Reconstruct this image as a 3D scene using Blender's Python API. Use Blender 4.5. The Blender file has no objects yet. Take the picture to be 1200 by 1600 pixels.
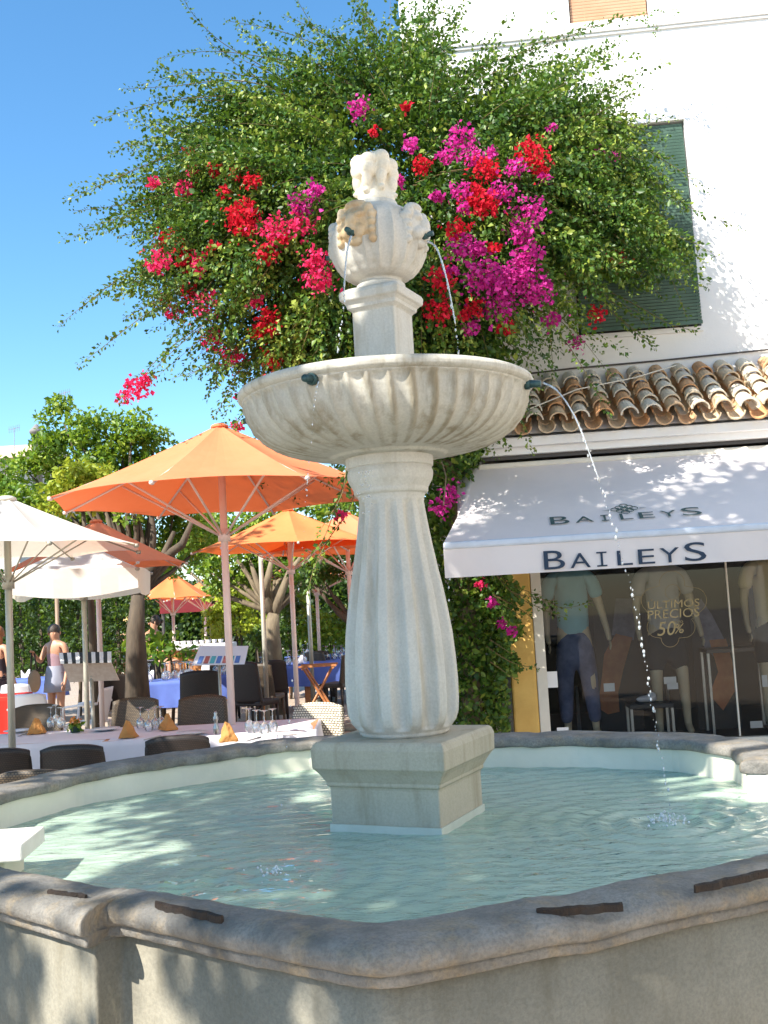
import bpy, bmesh, math, random
import numpy as np
from mathutils import Vector, Matrix
random.seed(7); rs = np.random.RandomState(11)
sc = bpy.context.scene
COL = sc.collection
R = math.radians
# ------------------------------------------------------------------ camera
EYE = np.array([0.0, 0.0, 1.487]); PITCH = 5.12; ROLL = 3.2; FPX = 1617.0
_p, _r = R(PITCH), R(ROLL)
cF = np.array([0, math.cos(_p), math.sin(_p)])
_U = np.array([0, -math.sin(_p), math.cos(_p)]); _R = np.array([1.0, 0, 0])
cR = _R*math.cos(_r) - _U*math.sin(_r)
cU = _U*math.cos(_r) + _R*math.sin(_r)
cam = bpy.data.objects.new('camera', bpy.data.cameras.new('camera')); COL.objects.link(cam)
cam.matrix_world = Matrix(((cR[0], cU[0], -cF[0], EYE[0]), (cR[1], cU[1], -cF[1], EYE[1]), (cR[2], cU[2], -cF[2], EYE[2]), (0, 0, 0, 1)))
cam.data.sensor_fit = 'VERTICAL'; cam.data.sensor_height = 32.0; cam.data.lens = FPX/1600*32.0
cam.data.clip_start = 0.05; cam.data.clip_end = 2000
sc.camera = cam
# ------------------------------------------------------------------ light
SUN = np.array([-0.54, -0.50, 0.67]); SUN = SUN/np.linalg.norm(SUN)
w = bpy.data.worlds.new("World"); sc.world = w; w.use_nodes = True
nt = w.node_tree; nt.nodes.clear()
sky = nt.nodes.new('ShaderNodeTexSky'); sky.sky_type = 'NISHITA'; sky.sun_disc = False
sky.sun_elevation = math.asin(SUN[2]); sky.sun_rotation = math.atan2(SUN[0], SUN[1])
sky.air_density = 1.0; sky.dust_density = 0.2; sky.ozone_density = 4.0
bg = nt.nodes.new('ShaderNodeBackground'); bg.inputs[1].default_value = 0.145
ow = nt.nodes.new('ShaderNodeOutputWorld')
hs = nt.nodes.new('ShaderNodeHueSaturation'); hs.inputs['Saturation'].default_value = 1.16; hs.inputs['Hue'].default_value = 0.492; hs.inputs['Value'].default_value = 0.86
nt.links.new(sky.outputs[0], hs.inputs['Color']); nt.links.new(hs.outputs[0], bg.inputs[0]); nt.links.new(bg.outputs[0], ow.inputs[0])
sl = bpy.data.lights.new('sun', 'SUN'); sl.energy = 5.0; sl.angle = R(0.5); sl.color = (1.0, 0.94, 0.84)
so = bpy.data.objects.new('sun', sl); COL.objects.link(so); so.location = (-6, -4, 9)
so.rotation_euler = Vector(SUN).to_track_quat('Z', 'Y').to_euler()
sc.view_settings.view_transform = 'Standard'; sc.view_settings.look = 'None'
sc.view_settings.exposure = 1.2; sc.view_settings.gamma = 1.0
sc.render.film_transparent = False
# ------------------------------------------------------------------ geometry helpers
def ray(px, py): return cF + cR*(px-600)/FPX - cU*(py-800)/FPX
def at(px, py, Y):
    d = ray(px, py); return EYE + d*(Y/d[1])
def atz(px, py, z):
    d = ray(px, py); return EYE + d*((z-EYE[2])/d[2])
HA = R(-5.5); HO = np.array([0.35, 10.35, 0.0])
hx = np.array([math.cos(HA), math.sin(HA), 0]); hy = np.array([-math.sin(HA), math.cos(HA), 0])
def hloc(px, py, yl):                      # point of the picture on the house plane y = yl, in the house's frame
    d = ray(px, py); t = (yl-(EYE-HO)@hy)/(d@hy); v = EYE+d*t-HO
    return np.array([v@hx, v@hy, v[2]])
def h2w(p): return HO + hx*p[0] + hy*p[1] + np.array([0, 0, p[2]])
ORG = {}
def tag(o, label=None, cat=None, group=None, kind=None):
    if label: o['label'] = label
    if cat: o['category'] = cat
    if group: o['group'] = group
    if kind: o['kind'] = kind
    return o
def empty(name, loc=(0, 0, 0), rz=0, label=None, cat=None, group=None):
    o = bpy.data.objects.new(name, None); COL.objects.link(o); o.empty_display_size = 0.1
    o.location = loc; o.rotation_euler = (0, 0, rz); ORG[o.name] = np.array(loc, float) if rz == 0 else np.zeros(3)
    return tag(o, label, cat, group)
def children(o): return [c for c in bpy.data.objects if c.parent == o]
def copy_tree(o, parent=None):
    c = o.copy(); COL.objects.link(c); c.parent = parent
    for ch in children(o): copy_tree(ch, c)
    return c
def link(name, me, mat, parent=None, smooth=False, org=None):
    o = bpy.data.objects.new(name, me); COL.objects.link(o)
    if mat:
        for m in (mat if isinstance(mat, (list, tuple)) else [mat]): me.materials.append(m)
    if smooth: me.polygons.foreach_set('use_smooth', [True]*len(me.polygons))
    if parent is not None:
        o.parent = parent
        ORG[o.name] = ORG.get(parent.name, np.zeros(3))
    return o
class MB:
    def __init__(s): s.v = []; s.f = []; s.m = []; s.r = []
    def add(s, vs, fs, mi=0, rnd=0.0):
        b = len(s.v); s.v.extend([tuple(map(float, v)) for v in vs]); s.f.extend([tuple(i+b for i in f) for f in fs])
        s.m.extend([mi]*len(fs)); s.r.extend([rnd]*len(vs)); return s
    def box(s, c, d, rz=0, rx=0, ry=0, mi=0, rnd=0.0):
        M = Matrix.Translation(Vector(c)) @ Matrix.Rotation(rz, 4, 'Z') @ Matrix.Rotation(ry, 4, 'Y') @ Matrix.Rotation(rx, 4, 'X')
        vs = [M @ Vector((x*d[0]/2, y*d[1]/2, z*d[2]/2)) for x in (-1, 1) for y in (-1, 1) for z in (-1, 1)]
        return s.add(vs, [(0, 1, 3, 2), (4, 6, 7, 5), (0, 4, 5, 1), (2, 3, 7, 6), (0, 2, 6, 4), (1, 5, 7, 3)], mi, rnd)
    def span(s, a, b, mi=0):
        a = np.array(a, float); b = np.array(b, float); return s.box((a+b)/2, np.abs(b-a), mi=mi)
    def tube(s, pts, rad, n=8, cap=True, mi=0, rnd=0.0):
        pts = [Vector(p) for p in pts]; k = len(pts)
        rad = list(rad) if hasattr(rad, '__len__') else [rad]*k
        up = Vector((0.31, 0.17, 0.93)); vs = []; fs = []; px = None
        for i, p in enumerate(pts):
            t = (pts[min(i+1, k-1)]-pts[max(i-1, 0)]).normalized()
            if px is None:
                x = t.cross(up if abs(t.dot(up)) < .95 else Vector((1, 0, 0))).normalized()
            else: x = (px - t*px.dot(t)).normalized()
            px = x; y = t.cross(x)
            for j in range(n):
                a = 2*math.pi*j/n; vs.append(p + (x*math.cos(a)+y*math.sin(a))*rad[i])
        for i in range(k-1):
            for j in range(n):
                a = i*n+j; b = i*n+(j+1) % n; fs.append((a, b, b+n, a+n))
        if cap: fs.append(tuple(range(n))[::-1]); fs.append(tuple((k-1)*n+j for j in range(n)))
        return s.add(vs, fs, mi, rnd)
    def lathe(s, prof, n=32, c=(0, 0, 0), fr=None, cap=True, mi=0, rot=0):
        vs = []; fs = []; k = len(prof)
        for i, (r, z) in enumerate(prof):
            for j in range(n):
                a = 2*math.pi*j/n+rot; q = r*(fr(a, i, z) if fr else 1)
                vs.append((c[0]+q*math.cos(a), c[1]+q*math.sin(a), c[2]+z))
        for i in range(k-1):
            for j in range(n):
                a = i*n+j; b = i*n+(j+1) % n; fs.append((a, b, b+n, a+n))
        if cap: fs.append(tuple(range(n))[::-1]); fs.append(tuple((k-1)*n+j for j in range(n)))
        return s.add(vs, fs, mi)
    def ell(s, c, r, n=12, m=8, rot=None, mi=0, rnd=0.0):
        vs = []; fs = []; Rm = rot or Matrix.Identity(3)
        for i in range(m+1):
            t = math.pi*i/m
            for j in range(n):
                a = 2*math.pi*j/n
                vs.append(Vector(c)+Rm @ Vector((r[0]*math.sin(t)*math.cos(a), r[1]*math.sin(t)*math.sin(a), r[2]*math.cos(t))))
        for i in range(m):
            for j in range(n):
                a = i*n+j; b = i*n+(j+1) % n; fs.append((a, a+n, b+n, b))
        return s.add(vs, fs, mi, rnd)
    def grid(s, fn, nu, nv, mi=0, closeu=False):
        vs = [fn(i/nu, j/nv) for i in range(nu+(0 if closeu else 1)) for j in range(nv+1)]
        fs = []; N = nv+1; K = nu if closeu else nu+1
        for i in range(nu):
            for j in range(nv):
                a = i*N+j; b = ((i+1) % K)*N+j; fs.append((a, b, b+1, a+1))
        return s.add(vs, fs, mi)
    def prism(s, poly, z0, z1, mi=0):
        n = len(poly); vs = [(x, y, z0) for x, y in poly]+[(x, y, z1) for x, y in poly]
        fs = [tuple(range(n))[::-1], tuple(range(n, 2*n))]+[(i, (i+1) % n, (i+1) % n+n, i+n) for i in range(n)]
        return s.add(vs, fs, mi)
    def build(s, name, mat, parent=None, smooth=False, org=None, merge=False):
        me = bpy.data.meshes.new(name)
        o0 = np.array(org, float) if org is not None else (ORG.get(parent.name, np.zeros(3)) if parent is not None else np.zeros(3))
        V = np.array(s.v) - o0
        me.from_pydata(V.tolist(), [], s.f)
        me.polygons.foreach_set('material_index', s.m)
        if any(s.r):
            at_ = me.attributes.new('rnd', 'FLOAT', 'POINT'); at_.data.foreach_set('value', s.r)
        if merge:
            bm = bmesh.new(); bm.from_mesh(me); bmesh.ops.remove_doubles(bm, verts=bm.verts, dist=1e-5); bm.to_mesh(me); bm.free()
        me.update()
        o = link(name, me, mat, parent, smooth)
        if parent is None and org is not None: o.location = org
        return o
def bevel(o, wd=0.01, seg=2):
    m = o.modifiers.new('bevel', 'BEVEL'); m.width = wd; m.segments = seg; m.limit_method = 'ANGLE'; m.angle_limit = R(40); return o
def remesh(o, v=0.006, it=4, sm=0.6):
    m = o.modifiers.new('remesh', 'REMESH'); m.mode = 'VOXEL'; m.voxel_size = v; m.use_smooth_shade = True
    k = o.modifiers.new('smooth', 'SMOOTH'); k.factor = sm; k.iterations = it; return o
def tex_noise(o, strength, size, mid=0.5, kind='CLOUDS'):
    t = bpy.data.textures.new(o.name+'_t', kind); t.noise_scale = size
    m = o.modifiers.new('wear', 'DISPLACE'); m.texture = t; m.strength = strength; m.mid_level = mid; m.texture_coords = 'GLOBAL'; return o
# ------------------------------------------------------------------ materials
def nodes(name):
    m = bpy.data.materials.new(name); m.use_nodes = True; t = m.node_tree
    b = t.nodes['Principled BSDF']; o = t.nodes['Material Output']; return m, t, b, o
def coords(t, scale=(1, 1, 1), kind='Object'):
    c = t.nodes.new('ShaderNodeTexCoord'); mp = t.nodes.new('ShaderNodeMapping'); mp.inputs['Scale'].default_value = scale
    t.links.new(c.outputs[kind], mp.inputs[0]); return mp.outputs[0]
def noise(t, vec, scale, detail=4, rough=0.6):
    n = t.nodes.new('ShaderNodeTexNoise'); n.inputs['Scale'].default_value = scale; n.inputs['Detail'].default_value = detail
    n.inputs['Roughness'].default_value = rough; t.links.new(vec, n.inputs['Vector']); return n.outputs[0]
def ramp(t, fac, stops):
    r = t.nodes.new('ShaderNodeValToRGB'); e = r.color_ramp.elements
    while len(e) < len(stops): e.new(0.5)
    for k, (p, c) in enumerate(stops): e[k].position = p; e[k].color = (c[0], c[1], c[2], 1) if hasattr(c, '__len__') else (c, c, c, 1)
    t.links.new(fac, r.inputs[0]); return r.outputs[0]
def mixc(t, fac, a, b, mode='MIX'):
    m = t.nodes.new('ShaderNodeMix'); m.data_type = 'RGBA'; m.blend_type = mode
    for i, x in ((0, fac), (6, a), (7, b)):
        if hasattr(x, 'is_linked') or isinstance(x, bpy.types.NodeSocket): t.links.new(x, m.inputs[i])
        elif i == 0: m.inputs[0].default_value = x
        else: m.inputs[i].default_value = (x[0], x[1], x[2], 1)
    return m.outputs[2]
def bump(t, b, h, strength=0.3, dist=0.01):
    n = t.nodes.new('ShaderNodeBump'); n.inputs['Strength'].default_value = strength; n.inputs['Distance'].default_value = dist
    t.links.new(h, n.inputs['Height']); t.links.new(n.outputs[0], b.inputs['Normal']); return n
def pm(name, c1, c2=None, scale=6, rough=0.6, bmp=0.0, metal=0.0, stretch=(1, 1, 1), bscale=None, spec=None):
    m, t, b, o = nodes(name); b.inputs['Roughness'].default_value = rough; b.inputs['Metallic'].default_value = metal
    if spec is not None: b.inputs['Specular IOR Level'].default_value = spec
    c2 = c2 or tuple(x*0.82 for x in c1); v = coords(t, stretch)
    n = noise(t, v, scale); t.links.new(ramp(t, n, [(0.3, c1), (0.7, c2)]), b.inputs['Base Color'])
    if bmp: bump(t, b, noise(t, v, bscale or scale*8, 5), bmp)
    return m
def fabric(name, c1, c2=None, tr=0.25, rough=0.85, trc=None, weave=True):
    m, t, b, o = nodes(name); b.inputs['Roughness'].default_value = rough; b.inputs['Specular IOR Level'].default_value = 0.15
    v = coords(t); c2 = c2 or tuple(x*0.9 for x in c1)
    col = ramp(t, noise(t, v, 3.0), [(0.35, c1), (0.7, c2)]); t.links.new(col, b.inputs['Base Color'])
    if weave: bump(t, b, noise(t, v, 4.0, 3), 0.18, 0.02)
    if tr:
        d = t.nodes.new('ShaderNodeBsdfTranslucent'); d.inputs[0].default_value = (*(trc or c1), 1)
        mx = t.nodes.new('ShaderNodeMixShader'); mx.inputs[0].default_value = tr
        t.links.new(b.outputs[0], mx.inputs[1]); t.links.new(d.outputs[0], mx.inputs[2]); t.links.new(mx.outputs[0], o.inputs[0])
    return m
def leafmat(name, stops, tr=0.35, trc=(0.25, 0.4, 0.03), rough=0.45, spec=0.35):
    m, t, b, o = nodes(name); b.inputs['Roughness'].default_value = rough; b.inputs['Specular IOR Level'].default_value = spec
    a = t.nodes.new('ShaderNodeAttribute'); a.attribute_name = 'rnd'
    t.links.new(ramp(t, a.outputs['Fac'], stops), b.inputs['Base Color'])
    d = t.nodes.new('ShaderNodeBsdfTranslucent'); d.inputs[0].default_value = (*trc, 1)
    mx = t.nodes.new('ShaderNodeMixShader'); mx.inputs[0].default_value = tr
    t.links.new(b.outputs[0], mx.inputs[1]); t.links.new(d.outputs[0], mx.inputs[2]); t.links.new(mx.outputs[0], o.inputs[0])
    return m
def stone(name, base, dark, stain, streak=0.5, bmp=0.35, big=2.2, zst=0.12, speck=0.25, rough=0.7, groove=0):
    m, t, b, o = nodes(name); b.inputs['Roughness'].default_value = rough; b.inputs['Specular IOR Level'].default_value = 0.3
    v = coords(t); vs = coords(t, (1, 1, zst))
    c = ramp(t, noise(t, v, big, 6), [(0.32, base), (0.68, dark)])
    st = ramp(t, noise(t, vs, 14, 5, 0.65), [(0.50, 0.0), (0.72, 1.0)])
    k = t.nodes.new('ShaderNodeMath'); k.operation = 'MULTIPLY'; k.inputs[1].default_value = streak; t.links.new(st, k.inputs[0])
    c = mixc(t, k.outputs[0], c, stain)
    sp = ramp(t, noise(t, v, 120, 3, 0.7), [(0.35, 1.0), (0.62, 0.0)])
    k2 = t.nodes.new('ShaderNodeMath'); k2.operation = 'MULTIPLY'; k2.inputs[1].default_value = speck; t.links.new(sp, k2.inputs[0])
    c = mixc(t, k2.outputs[0], c, tuple(x*0.55 for x in dark))
    if groove:
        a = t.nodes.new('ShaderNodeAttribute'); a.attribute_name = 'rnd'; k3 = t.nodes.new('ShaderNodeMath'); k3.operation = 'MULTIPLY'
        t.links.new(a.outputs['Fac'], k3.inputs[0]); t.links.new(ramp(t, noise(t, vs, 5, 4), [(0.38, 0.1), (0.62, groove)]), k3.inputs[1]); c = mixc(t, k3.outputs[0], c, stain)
    t.links.new(c, b.inputs['Base Color'])
    h = mixc(t, 0.4, noise(t, v, 60, 8, 0.7), noise(t, v, 9, 4)); bump(t, b, h, bmp, 0.012)
    return m
M = {}
M['marble'] = stone('marble', (0.63, 0.60, 0.535), (0.49, 0.475, 0.43), (0.32, 0.26, 0.16), 0.55, 0.25)
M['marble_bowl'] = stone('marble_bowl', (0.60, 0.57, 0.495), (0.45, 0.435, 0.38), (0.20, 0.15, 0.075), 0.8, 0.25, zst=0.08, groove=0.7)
M['marble_white'] = stone('marble_white', (0.78, 0.72, 0.60), (0.68, 0.62, 0.50), (0.5, 0.42, 0.3), 0.25, 0.2)
M['marble_rust'] = stone('marble_rust', (0.52, 0.37, 0.20), (0.56, 0.48, 0.36), (0.30, 0.14, 0.04), 0.6, 0.3, big=14, zst=0.5)
M['plinth'] = stone('plinth_stone', (0.50, 0.45, 0.35), (0.39, 0.355, 0.27), (0.24, 0.20, 0.12), 0.6, 0.2)
M['coping'] = stone('coping_stone', (0.33, 0.31, 0.275), (0.14, 0.132, 0.118), (0.38, 0.28, 0.15), 0.6, 1.0, big=7.5, zst=0.8, speck=0.45)
M['basin'] = stone('basin_stone', (0.28, 0.26, 0.205), (0.18, 0.168, 0.13), (0.12, 0.10, 0.06), 0.5, 0.4, big=3.0, zst=0.2, speck=0.35)
M['lining'] = pm('pool_paint', (0.76, 0.72, 0.60), (0.62, 0.61, 0.50), 3, 0.5, 0.15)
M['slab'] = pm('white_slab_stone', (0.80, 0.78, 0.72), (0.66, 0.63, 0.55), 7, 0.55, 0.2)
M['iron'] = pm('old_iron', (0.016, 0.014, 0.013), (0.045, 0.026, 0.015), 20, 0.7, 0.5, 0.3)
M['bronze'] = pm('green_bronze', (0.03, 0.07, 0.08), (0.06, 0.12, 0.12), 30, 0.45, 0.3, 0.6)
def plaster():
    m, t, b, o = nodes('white_plaster'); b.inputs['Roughness'].default_value = 0.9
    v = coords(t); vs = coords(t, (1, 1, 0.15))
    c = ramp(t, noise(t, v, 1.4, 6), [(0.3, (0.86, 0.85, 0.83)), (0.75, (0.78, 0.77, 0.75))])
    st = ramp(t, noise(t, vs, 5, 6, 0.7), [(0.6, 0.0), (0.8, 0.4)]); c = mixc(t, st, c, (0.66, 0.63, 0.57))
    t.links.new(c, b.inputs['Base Color']); bump(t, b, noise(t, v, 35, 7, 0.7), 0.35, 0.01); return m
M['plaster'] = plaster()
M['ochre'] = pm('ochre_paint', (0.72, 0.47, 0.13), (0.60, 0.36, 0.09), 5, 0.7, 0.3)
M['cream'] = pm('cream_frame', (0.72, 0.68, 0.58), (0.62, 0.58, 0.5), 5, 0.5)
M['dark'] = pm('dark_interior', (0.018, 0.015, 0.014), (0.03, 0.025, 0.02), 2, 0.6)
M['darkline'] = pm('dark_metal_profile', (0.07, 0.06, 0.055), None, 6, 0.5)
M['steel'] = pm('brushed_steel', (0.45, 0.45, 0.44), None, 20, 0.35, 0.0, 0.8)
def tilemat():
    m, t, b, o = nodes('terracotta_tile'); b.inputs['Roughness'].default_value = 0.85
    a = t.nodes.new('ShaderNodeAttribute'); a.attribute_name = 'rnd'; v = coords(t)
    c = ramp(t, a.outputs['Fac'], [(0.0, (0.60, 0.30, 0.13)), (0.25, (0.60, 0.40, 0.23)), (0.5, (0.66, 0.54, 0.38)), (1.0, (0.74, 0.69, 0.58))])
    c = mixc(t, ramp(t, noise(t, v, 16, 6, 0.7), [(0.52, 0.0), (0.72, 0.6)]), c, (0.22, 0.17, 0.12))
    t.links.new(c, b.inputs['Base Color']); bump(t, b, noise(t, v, 60, 6), 0.5, 0.01); return m
M['tile'] = tilemat()
M['awning'] = fabric('awning_canvas', (0.80, 0.75, 0.74), (0.74, 0.70, 0.70), 0.15)
M['navy'] = pm('navy_print', (0.012, 0.035, 0.075), None, 8, 0.7)
M['navy2'] = pm('faded_green_print', (0.05, 0.10, 0.10), None, 8, 0.8)
M['gold'] = pm('gold_lettering', (0.42, 0.33, 0.16), None, 8, 0.5)
M['orange'] = fabric('orange_canvas', (0.82, 0.26, 0.13), (0.78, 0.23, 0.11), 0.16, trc=(0.95, 0.16, 0.03))
M['orange2'] = fabric('golden_orange_canvas', (0.80, 0.25, 0.09), (0.76, 0.215, 0.075), 0.18, trc=(0.95, 0.18, 0.03))
M['wcanvas'] = fabric('white_canvas', (0.84, 0.83, 0.81), (0.78, 0.77, 0.75), 0.42, trc=(0.80, 0.72, 0.56))
M['pole_w'] = pm('rose_painted_pole', (0.72, 0.58, 0.53), (0.66, 0.52, 0.47), 4, 0.4)
M['pole_g'] = pm('grey_metal_pole', (0.42, 0.40, 0.33), (0.36, 0.34, 0.28), 6, 0.4, 0, 0.3)
M['white'] = pm('white_plastic', (0.80, 0.80, 0.80), (0.74, 0.74, 0.75), 4, 0.35)
M['red'] = fabric('red_cloth', (0.55, 0.03, 0.02), None, 0.1)
M['cloth_w'] = fabric('white_tablecloth', (0.78, 0.75, 0.80), (0.70, 0.68, 0.73), 0.12)
M['cloth_b'] = fabric('blue_tablecloth', (0.13, 0.20, 0.55), (0.10, 0.15, 0.45), 0.12)
M['napkin'] = fabric('tan_napkin', (0.58, 0.29, 0.10), (0.46, 0.22, 0.07), 0.15)
M['wood'] = pm('reddish_wood', (0.55, 0.24, 0.09), (0.38, 0.14, 0.05), 5, 0.45, 0.2, 0, (1, 1, 8))
M['bark'] = pm('tree_bark', (0.12, 0.09, 0.06), (0.05, 0.04, 0.03), 10, 0.9, 0.9, 0, (1, 1, 0.3), 25)
M['bark2'] = pm('pale_tree_bark', (0.24, 0.19, 0.12), (0.12, 0.09, 0.06), 10, 0.9, 0.9, 0, (1, 1, 0.3), 25)
M['stem'] = pm('green_stem', (0.10, 0.09, 0.03), (0.20, 0.13, 0.05), 8, 0.8)
def wicker(name, c1, hole, sc_=38):
    m, t, b, o = nodes(name); b.inputs['Roughness'].default_value = 0.55
    v = coords(t); br = t.nodes.new('ShaderNodeTexBrick'); br.inputs['Scale'].default_value = sc_
    mp = t.nodes.new('ShaderNodeCombineXYZ'); sx = t.nodes.new('ShaderNodeSeparateXYZ'); t.links.new(v, sx.inputs[0])
    ad = t.nodes.new('ShaderNodeMath'); ad.operation = 'ADD'; t.links.new(sx.outputs[0], ad.inputs[0]); t.links.new(sx.outputs[1], ad.inputs[1])
    t.links.new(ad.outputs[0], mp.inputs[0]); t.links.new(sx.outputs[2], mp.inputs[1]); t.links.new(mp.outputs[0], br.inputs['Vector'])
    br.inputs['Color1'].default_value = (*c1, 1); br.inputs['Color2'].default_value = (*[x*0.7 for x in c1], 1); br.inputs['Mortar'].default_value = (*hole, 1)
    br.inputs['Mortar Size'].default_value = 0.09; br.inputs['Brick Width'].default_value = 0.7; br.inputs['Row Height'].default_value = 0.5
    t.links.new(br.outputs[0], b.inputs['Base Color']); bump(t, b, br.outputs['Fac'], -0.6, 0.01); return m
M['wick_d'] = wicker('dark_wicker', (0.035, 0.022, 0.017), (0.008, 0.006, 0.005))
M['wick_m'] = wicker('brown_wicker', (0.14, 0.10, 0.06), (0.02, 0.015, 0.011))
M['wick_l'] = wicker('pale_wicker', (0.78, 0.72, 0.55), (0.07, 0.055, 0.04), 26)
M['skin'] = pm('skin', (0.50, 0.27, 0.17), (0.44, 0.22, 0.13), 5, 0.5)
M['manskin'] = pm('mannequin_skin', (0.62, 0.52, 0.36), (0.54, 0.44, 0.3), 4, 0.4)
M['hair'] = pm('dark_hair', (0.02, 0.014, 0.01), (0.05, 0.03, 0.02), 30, 0.5, 0.5)
def glassmat(name, tint=(1, 1, 1), gl=0.25, dif=0.0, rough=0.02):
    m, t, b, o = nodes(name)
    tr = t.nodes.new('ShaderNodeBsdfTransparent'); tr.inputs[0].default_value = (*tint, 1)
    g = t.nodes.new('ShaderNodeBsdfGlossy'); g.inputs['Roughness'].default_value = rough
    lw = t.nodes.new('ShaderNodeFresnel'); lw.inputs[0].default_value = 1.5
    k = t.nodes.new('ShaderNodeMath'); k.operation = 'ADD'; k.inputs[1].default_value = gl; k.use_clamp = True; t.links.new(lw.outputs[0], k.inputs[0])
    mx = t.nodes.new('ShaderNodeMixShader'); t.links.new(k.outputs[0], mx.inputs[0]); t.links.new(tr.outputs[0], mx.inputs[1]); t.links.new(g.outputs[0], mx.inputs[2])
    last = mx.outputs[0]
    if dif:
        d = t.nodes.new('ShaderNodeBsdfDiffuse'); d.inputs[0].default_value = (.9, .93, .95, 1)
        m2 = t.nodes.new('ShaderNodeMixShader'); m2.inputs[0].default_value = dif; t.links.new(last, m2.inputs[1]); t.links.new(d.outputs[0], m2.inputs[2]); last = m2.outputs[0]
    t.links.new(last, o.inputs[0]); return m
M['pane'] = glassmat('shop_glass', (0.72, 0.73, 0.72), 0.0)
M['glass'] = glassmat('table_glass', (0.92, 0.93, 0.95), 0.22, 0.08)
M['jet'] = glassmat('falling_water', (0.93, 0.96, 0.97), 0.30, 0.22, 0.08)
def watermat():
    m, t, b, o = nodes('pool_water')
    v = coords(t)
    d = t.nodes.new('ShaderNodeBsdfDiffuse')
    t.links.new(ramp(t, noise(t, v, 1.1, 3), [(0.3, (0.52, 0.70, 0.55)), (0.7, (0.62, 0.77, 0.64))]), d.inputs[0])
    tr = t.nodes.new('ShaderNodeBsdfTransparent'); tr.inputs[0].default_value = (0.50, 0.86, 0.72, 1)
    m1 = t.nodes.new('ShaderNodeMixShader'); m1.inputs[0].default_value = 0.62
    t.links.new(tr.outputs[0], m1.inputs[1]); t.links.new(d.outputs[0], m1.inputs[2])
    g = t.nodes.new('ShaderNodeBsdfGlossy'); g.inputs['Roughness'].default_value = 0.04
    fr = t.nodes.new('ShaderNodeFresnel'); fr.inputs[0].default_value = 1.33
    vw = coords(t, (1.0, 2.6, 1)); bn = t.nodes.new('ShaderNodeBump'); bn.inputs['Strength'].default_value = 0.75; bn.inputs['Distance'].default_value = 0.03
    t.links.new(noise(t, vw, 8, 4, 0.5), bn.inputs['Height'])
    for x in (g, fr): t.links.new(bn.outputs[0], x.inputs['Normal'])
    m2 = t.nodes.new('ShaderNodeMixShader'); t.links.new(fr.outputs[0], m2.inputs[0]); t.links.new(m1.outputs[0], m2.inputs[1]); t.links.new(g.outputs[0], m2.inputs[2])
    t.links.new(m2.outputs[0], o.inputs[0]); return m
M['water'] = watermat()
G1 = [(0.0, (0.016, 0.052, 0.009)), (0.45, (0.050, 0.122, 0.018)), (0.8, (0.125, 0.205, 0.028)), (1.0, (0.26, 0.32, 0.05))]
M['leaf_b'] = leafmat('bougainvillea_leaf', G1, 0.22, (0.13, 0.24, 0.02))
M['leaf_o'] = leafmat('orange_tree_leaf', [(0.0, (0.035, 0.085, 0.012)), (0.5, (0.10, 0.20, 0.022)), (1.0, (0.30, 0.38, 0.04))], 0.35, (0.30, 0.45, 0.03))
M['leaf_y'] = leafmat('lime_leaf', [(0.0, (0.12, 0.20, 0.015)), (0.5, (0.28, 0.36, 0.03)), (1.0, (0.42, 0.46, 0.05))], 0.35, (0.45, 0.5, 0.04))
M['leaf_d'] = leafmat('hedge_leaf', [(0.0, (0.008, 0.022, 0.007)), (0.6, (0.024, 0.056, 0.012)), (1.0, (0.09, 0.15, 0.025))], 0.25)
M['fl_red'] = leafmat('red_bract', [(0.0, (0.42, 0.008, 0.02)), (1.0, (0.74, 0.03, 0.06))], 0.3, (0.8, 0.02, 0.05), 0.6, 0.1)
M['fl_mag'] = leafmat('magenta_bract', [(0.0, (0.34, 0.010, 0.17)), (1.0, (0.74, 0.07, 0.40))], 0.35, (0.75, 0.03, 0.38), 0.6, 0.1)
M['fl_pink'] = leafmat('pink_bract', [(0.0, (0.52, 0.012, 0.08)), (1.0, (0.78, 0.06, 0.20))], 0.3, (0.85, 0.04, 0.15), 0.6, 0.1)
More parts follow.
